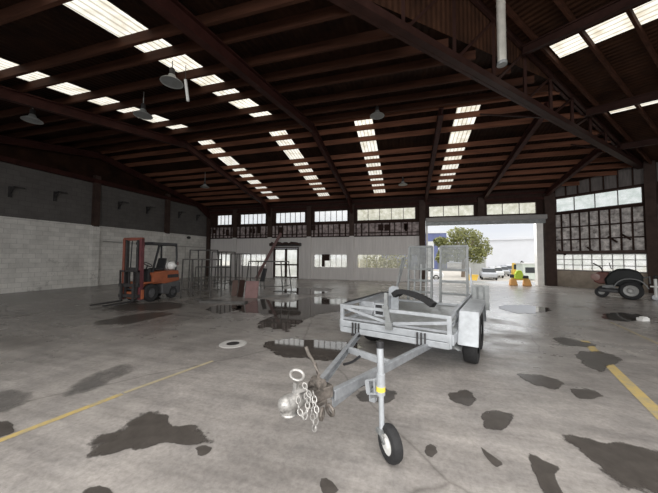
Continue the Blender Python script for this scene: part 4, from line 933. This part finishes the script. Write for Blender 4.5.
m_ = MB(); m_.lathe([(.03, -.03), (.1, -.03), (.11, 0), (.1, .03), (.03, .03)], (.32, .05, .11), 'Y', 20); m_.build('stand_wheel', M['galv_pale'], ct)
m_ = MB(); m_.ball((.32, .05, .86), .06); m_.build('stand_handle', M['black'], ct)
wheelY(ct, (-.7, .42, .25), .25, .16, .13, 'rim'); wheelY(ct, (-.7, -.42, .25), .25, .16, .13, 'rim')

# ------------------------------------------------------------------ things in and beyond the doorway
hb = thing('safety_barrier', 'lime vest draped over a low orange and yellow barrier beside the doorway edge', 'barrier', G(520, 285.6))
for x_ in (-.33, .33):
    m_ = MB(); m_.prism([(x_ - .2, -.15, 0), (x_ + .2, -.15, 0), (x_ + .13, -.1, .36), (x_ - .13, -.1, .36)], (0, .25, 0)); m_.build('barrier_foot', M['hiorange'], hb, bevel=.03)
m_ = MB(); m_.bb(-.42, .42, -.04, .04, .3, .42); m_.build('barrier_rail', M['yellowpaint'], hb)
m_ = MB(); m_.prism([(-.26, -.12, .36), (.1, -.12, .36), (.16, -.12, .62), (.06, -.12, .85), (-.14, -.12, .85), (-.24, -.12, .66)], (0, .24, 0)); m_.build('vest', M['lime'], hb, bevel=.06)
m_ = MB(); m_.bb(.1, .4, -.1, .12, .4, .56); m_.build('bag', M['darkmetal'], hb, bevel=.04)

def car(loc, rz, mat, lab, sc=1.0):
    t = thing('car', lab, 'car', loc, rz, group='cars parked in the yard'); t.scale = (sc, sc, sc)
    m_ = MB(); m_.prism([(-2.1, -.85, .35), (-2.1, -.85, .8), (-1.9, -.85, .95), (-.9, -.85, 1.0), (1.0, -.85, .98), (2.0, -.85, .85), (2.15, -.85, .6), (2.1, -.85, .3)], (0, 1.7, 0)); m_.build('body', M[mat], t, bevel=.08)
    m_ = MB(); m_.prism([(-1.75, -.75, .95), (-1.2, -.72, 1.42), (.3, -.72, 1.45), (1.05, -.75, .95)], (0, 1.46, 0)); m_.build('cabin', M['carglass'], t, bevel=.05)
    m_ = MB(); m_.prism([(-1.25, -.68, 1.41), (.3, -.68, 1.44), (.2, -.68, 1.49), (-1.1, -.68, 1.48)], (0, 1.36, 0)); m_.build('roof_panel', M[mat], t)
    for x_ in (-1.3, 1.35):
        for y in (-.78, .78): wheelY(t, (x_, y, .32), .32, .2, .2, 'rim')
car(G(424, 279.5, -1.0) , R(-8), 'carwhite', 'white car parked behind the ramp of the trailer')
for px, Y, mat, lab, rz in ((488, 40, 'carsilver', 'silver car at the tree end of the distant parked row', 80), (494.5, 44.5, 'carwhite', 'white car second from the tree in the distant row', 82), (500.5, 49, 'carsilver', 'silver car in the middle of the distant parked row', 84), (505.5, 54, 'cardark', 'blue-grey car beyond the middle of the distant row', 84), (509.5, 59, 'carwhite', 'white car at the digger end of the distant row', 86)):
    v = PY(px, 270, Y); car((v.x, Y, -1.2), R(rz), mat, lab)

# tree
tp = G(463, 277, -1.2)
tp = Vector((tp.x, tp.y, -1.2)); 
te = thing('tree', 'leafy yellow-green tree in the yard beyond the doorway', 'tree', tp); te.scale = (1.22, 1.22, 1.16)
m_ = MB(); m_.tube([(0, 0, 0), (.05, 0, 1.5), (0, .1, 3.2)], .22, 10, .12)
for a in range(6): an = a * 1.05; m_.tube([(0, .05, 2.0 + a * .15), (math.cos(an) * 1.0, math.sin(an) * 1.0, 3.4), (math.cos(an) * 1.7, math.sin(an) * 1.7, 4.4)], .08, 6, .03)
m_.build('trunk', M['bark'], te)
def foliage(name, blobs, n, size, mat, parent):
    m_ = MB()
    for k in range(n):
        c, r_ = rnd.choice(blobs); v = Vector((rnd.gauss(0, 1), rnd.gauss(0, 1), rnd.gauss(0, 1))).normalized() * (rnd.random() ** .4) * r_
        v.z *= .8; p = Vector(c) + v; a = Vector((rnd.gauss(0, 1), rnd.gauss(0, 1), rnd.gauss(0, 1))).normalized(); b_ = a.orthogonal().normalized(); s_ = size * rnd.uniform(.6, 1.3)
        m_.poly([p + a * s_, p + b_ * s_ * .6, p - a * s_, p - b_ * s_ * .6])
    return m_.build(name, M[mat], parent)
foliage('crown', [((0, 0, 4.6), 1.7), ((-1.5, 0, 4.0), 1.3), ((1.6, .2, 4.2), 1.3), ((-.6, -.3, 5.3), 1.2), ((1.0, 0, 5.1), 1.2), ((2.2, 0, 3.3), 1.0), ((-2.0, 0, 3.0), .9), ((.4, -.5, 3.4), 1.2), ((-2.5,0,4.4),.8), ((-2.2,-.3,2.3),.9), ((1.4,-.4,2.5),1.1), ((-.8,-.6,2.6),1.0)], 4200, .17, 'leaf', te)
# blue building
bl = thing('building', 'blue clad warehouse across the yard left of the tree', 'building', (0, 0, -1.2))
m_ = MB(); m_.bb(-6, 9.5, 72, 88, 0, 8.8); m_.build('wall', M['blueclad'], bl)
m_ = MB(); m_.bb(-6.2, 9.7, 71.8, 88.2, 8.8, 9.3); m_.build('roof', M['paleclad'], bl)
m_ = MB(); m_.bb(5.0, 6.6, 71.9, 72.05, .2, 6.8); m_.bb(7.6, 9.3, 71.9, 72.05, 3.4, 6.4); m_.build('panel', M['fence'], bl)
m_ = MB(); m_.bb(7.4, 9.4, 71.88, 72.04, 0, 3.0); m_.build('door', M['cardark'], bl)
# pale warehouse
pw = thing('building', 'very pale long warehouse filling the far side of the yard', 'building', (0, 0, -1.2))
m_ = MB(); m_.prism([(24, 95, 0), (24, 95, 8.2), (62, 95, 9.0), (62, 95, 0)], (0, 20, 0)); m_.build('wall', M['paleclad'], pw)
m_ = MB(); m_.prism([(23.6, 94.5, 8.2), (62, 94.5, 9.0), (62, 94.5, 9.4), (23.6, 94.5, 8.6)], (0, 21, 0)); m_.build('roof_edge', M['paleclad'], pw)
# fence
fn = thing('fence', 'pale solid yard fence at the foot of the tree', 'fence', (0, 0, -1.2))
a, b_ = G(466, 272, -1.2), G(486, 274.5, -1.2)
a = Vector((G(466, 273, -1.2).x, 44, 0)); a = PY(464, 268, 47); b_ = PY(485.5, 268, 47)
m_ = MB(); m_.bb(a.x, b_.x, 46.95, 47.05, 0, 2.5); m_.build('panel', M['fence'], fn)
for k in range(5): m_ = MB(); x_ = a.x + (b_.x - a.x) * k / 4; m_.bb(x_ - .06, x_ + .06, 46.85, 46.95, 0, 2.6); m_.build('post', M['fence'], fn)
p = G(472.5, 280, -1.0)
sk_ = thing('skip_bin', 'yellow bin standing in the yard in front of the pale fence', 'bin', (p.x, p.y, -1.05))
m_ = MB(); m_.prism([(-.4, -.3, 0), (.4, -.3, 0), (.55, -.3, .6), (-.55, -.3, .6)], (0, .7, 0)); m_.build('body', M['yellowpaint'], sk_, bevel=.03)
m_ = MB(); m_.bb(-.58, .58, -.33, .43, .58, .66); m_.build('rim', M['yellowpaint'], sk_)
# site cabin and digger
p0, p1_ = PY(523, 270, 40), PY(537, 270, 40)
sc_ = thing('site_cabin', 'pale green site cabin with small windows at the far end of the yard', 'cabin', ((p0.x + p1_.x) / 2, 40, -1.2)); hwid = (p1_.x - p0.x) / 2
m_ = MB(); m_.bb(-hwid, hwid, 0, 2.2, .1, 2.0); m_.build('wall', pbr('pale_green_panel', (.62, .68, .62), .6, 0, .08, 2), sc_)
m_ = MB(); m_.bb(-hwid - .15, hwid + .1, -.15, 2.35, 2.0, 2.15); m_.build('roof', M['fence'], sc_)
for k in range(3): m_ = MB(); x_ = -hwid + .25 + k * (2 * hwid - .5) / 3; m_.bb(x_, x_ + .35, -.03, .02, .9, 1.6); m_.build('window', M['carglass'], sc_)
pd = PY(515, 275, 44)
dg = thing('digger', 'small yellow digger with a dark boom parked at the far end of the yard', 'digger', (pd.x, 44, -1.2)); dg.scale = (.55, .55, .8)
m_ = MB(); m_.bb(-.7, .7, -.6, .6, .6, 1.4); m_.build('engine_house', M['yellowpaint'], dg, bevel=.05)
m_ = MB(); m_.bb(-.5, .4, -.5, .5, 1.4, 2.6); m_.build('cab', M['yellowpaint'], dg, bevel=.05)
m_ = MB(); m_.bb(-.4, .3, -.53, -.4, 1.5, 2.35); m_.build('cab_window', M['carglass'], dg)
for s_ in (-.5, .5): m_ = MB(); m_.bb(-1.0, 1.0, s_ - .2, s_ + .2, 0, .55); m_.build('track', M['black'], dg, bevel=.15)
m_ = MB(); m_.bar((.5, 0, 1.3), (1.5, 0, 2.9), .18, .22); m_.bar((1.5, 0, 2.9), (2.7, 0, 2.2), .15, .18); m_.build('boom', M['darkmetal'], dg)
m_ = MB(); m_.prism([(2.6, -.25, 2.2), (2.9, -.25, 2.1), (2.8, -.25, 1.6), (2.5, -.25, 1.7)], (0, .5, 0)); m_.build('bucket', M['darkmetal'], dg)
# hedge seen through the low windows
for i, (x0_, x1_) in enumerate(((-2.6, -.2), )):
    he = thing('hedge', 'yellow-green hedge outside the low window left of the doorway', 'hedge', ((x0_ + x1_) / 2, 21.0, -.1))
    w_ = x1_ - x0_
    foliage('leaves', [((-w_ / 2 + w_ * k / 4, 0, .3 + .45 * j), .6) for k in range(5) for j in range(4)], 1500, .09, 'leaf', he)
m_ = MB(); 
for k in range(14): m_.bb(-16 + k * 1.1, -15.0 + k * 1.1, 24, 24.1, -.2, 1.35)
m_.bb(-16, -.5, 24.1, 24.16, .2, .3); m_.bb(-16, -.5, 24.1, 24.16, 1.0, 1.1)
tag(m_.build('fence', M['fence']), 'pale board fence outside the low windows of the back wall', 'fence')

# ------------------------------------------------------------------ light
w = bpy.data.worlds.new('overcast_sky'); scene.world = w; w.use_nodes = True; nt = w.node_tree; nt.nodes.clear(); L = nt.links.new
out = nt.nodes.new('ShaderNodeOutputWorld'); bg = nt.nodes.new('ShaderNodeBackground'); tc = nt.nodes.new('ShaderNodeTexCoord')
sx = nt.nodes.new('ShaderNodeSeparateXYZ'); L(tc.outputs['Generated'], sx.inputs[0])
grad = ramp(nt, sx.outputs['Z'], [(.0, (.83, .86, .91)), (.14, (.83, .87, .94)), (.45, (1.9, 1.9, 1.9))])
mp = nd(nt, 'ShaderNodeMapping'); mp.inputs['Scale'].default_value = (1.5, 1.5, 6); L(tc.outputs['Generated'], mp.inputs[0])
cn = nd(nt, 'ShaderNodeTexNoise', Scale=2.2, Detail=6.0); L(mp.outputs[0], cn.inputs['Vector'])
cc = ramp(nt, cn.outputs[0], [(.4, (0, 0, 0)), (.65, (1, 1, 1))])
L(mixc(nt, grad, mixc(nt, grad, (1.12, 1.09, 1.05), 1.0, 'MULTIPLY'), cc), bg.inputs['Color']); bg.inputs['Strength'].default_value = SKY if 'SKY' in globals() else 1.0
L(bg.outputs[0], out.inputs[0])
def area(name, loc, rot, sx_, sy_, power, col=(1, 1, 1)):
    l = bpy.data.lights.new(name, 'AREA'); l.shape = 'RECTANGLE'; l.size = sx_; l.size_y = sy_; l.energy = power; l.color = col
    o = bpy.data.objects.new(name, l); COL.objects.link(o); o.location = loc; o.rotation_euler = rot; return o
area('front_opening_light', (1.5, -4.5, 3.4), (R(46), 0, 0), 13, 3, 950, (1, .98, .95))
area('overhead_fill', (1.2, .9, 4.5), (R(8), 0, 0), 7, 4, 270, (1, .975, .94))  # added fill under the roof above the camera, no real source there
area('roller_door_daylight', (4.2, 19.2, 3.3), (R(-60), 0, 0), 5.5, 1.5, 130, (.95, .98, 1))

scene.view_settings.view_transform = 'Standard'; scene.view_settings.look = 'None'; scene.view_settings.exposure = 0
scene.cycles.use_denoising = True; scene.cycles.max_bounces = 8; scene.cycles.transparent_max_bounces = 12
scene.cycles.sample_clamp_indirect = 6
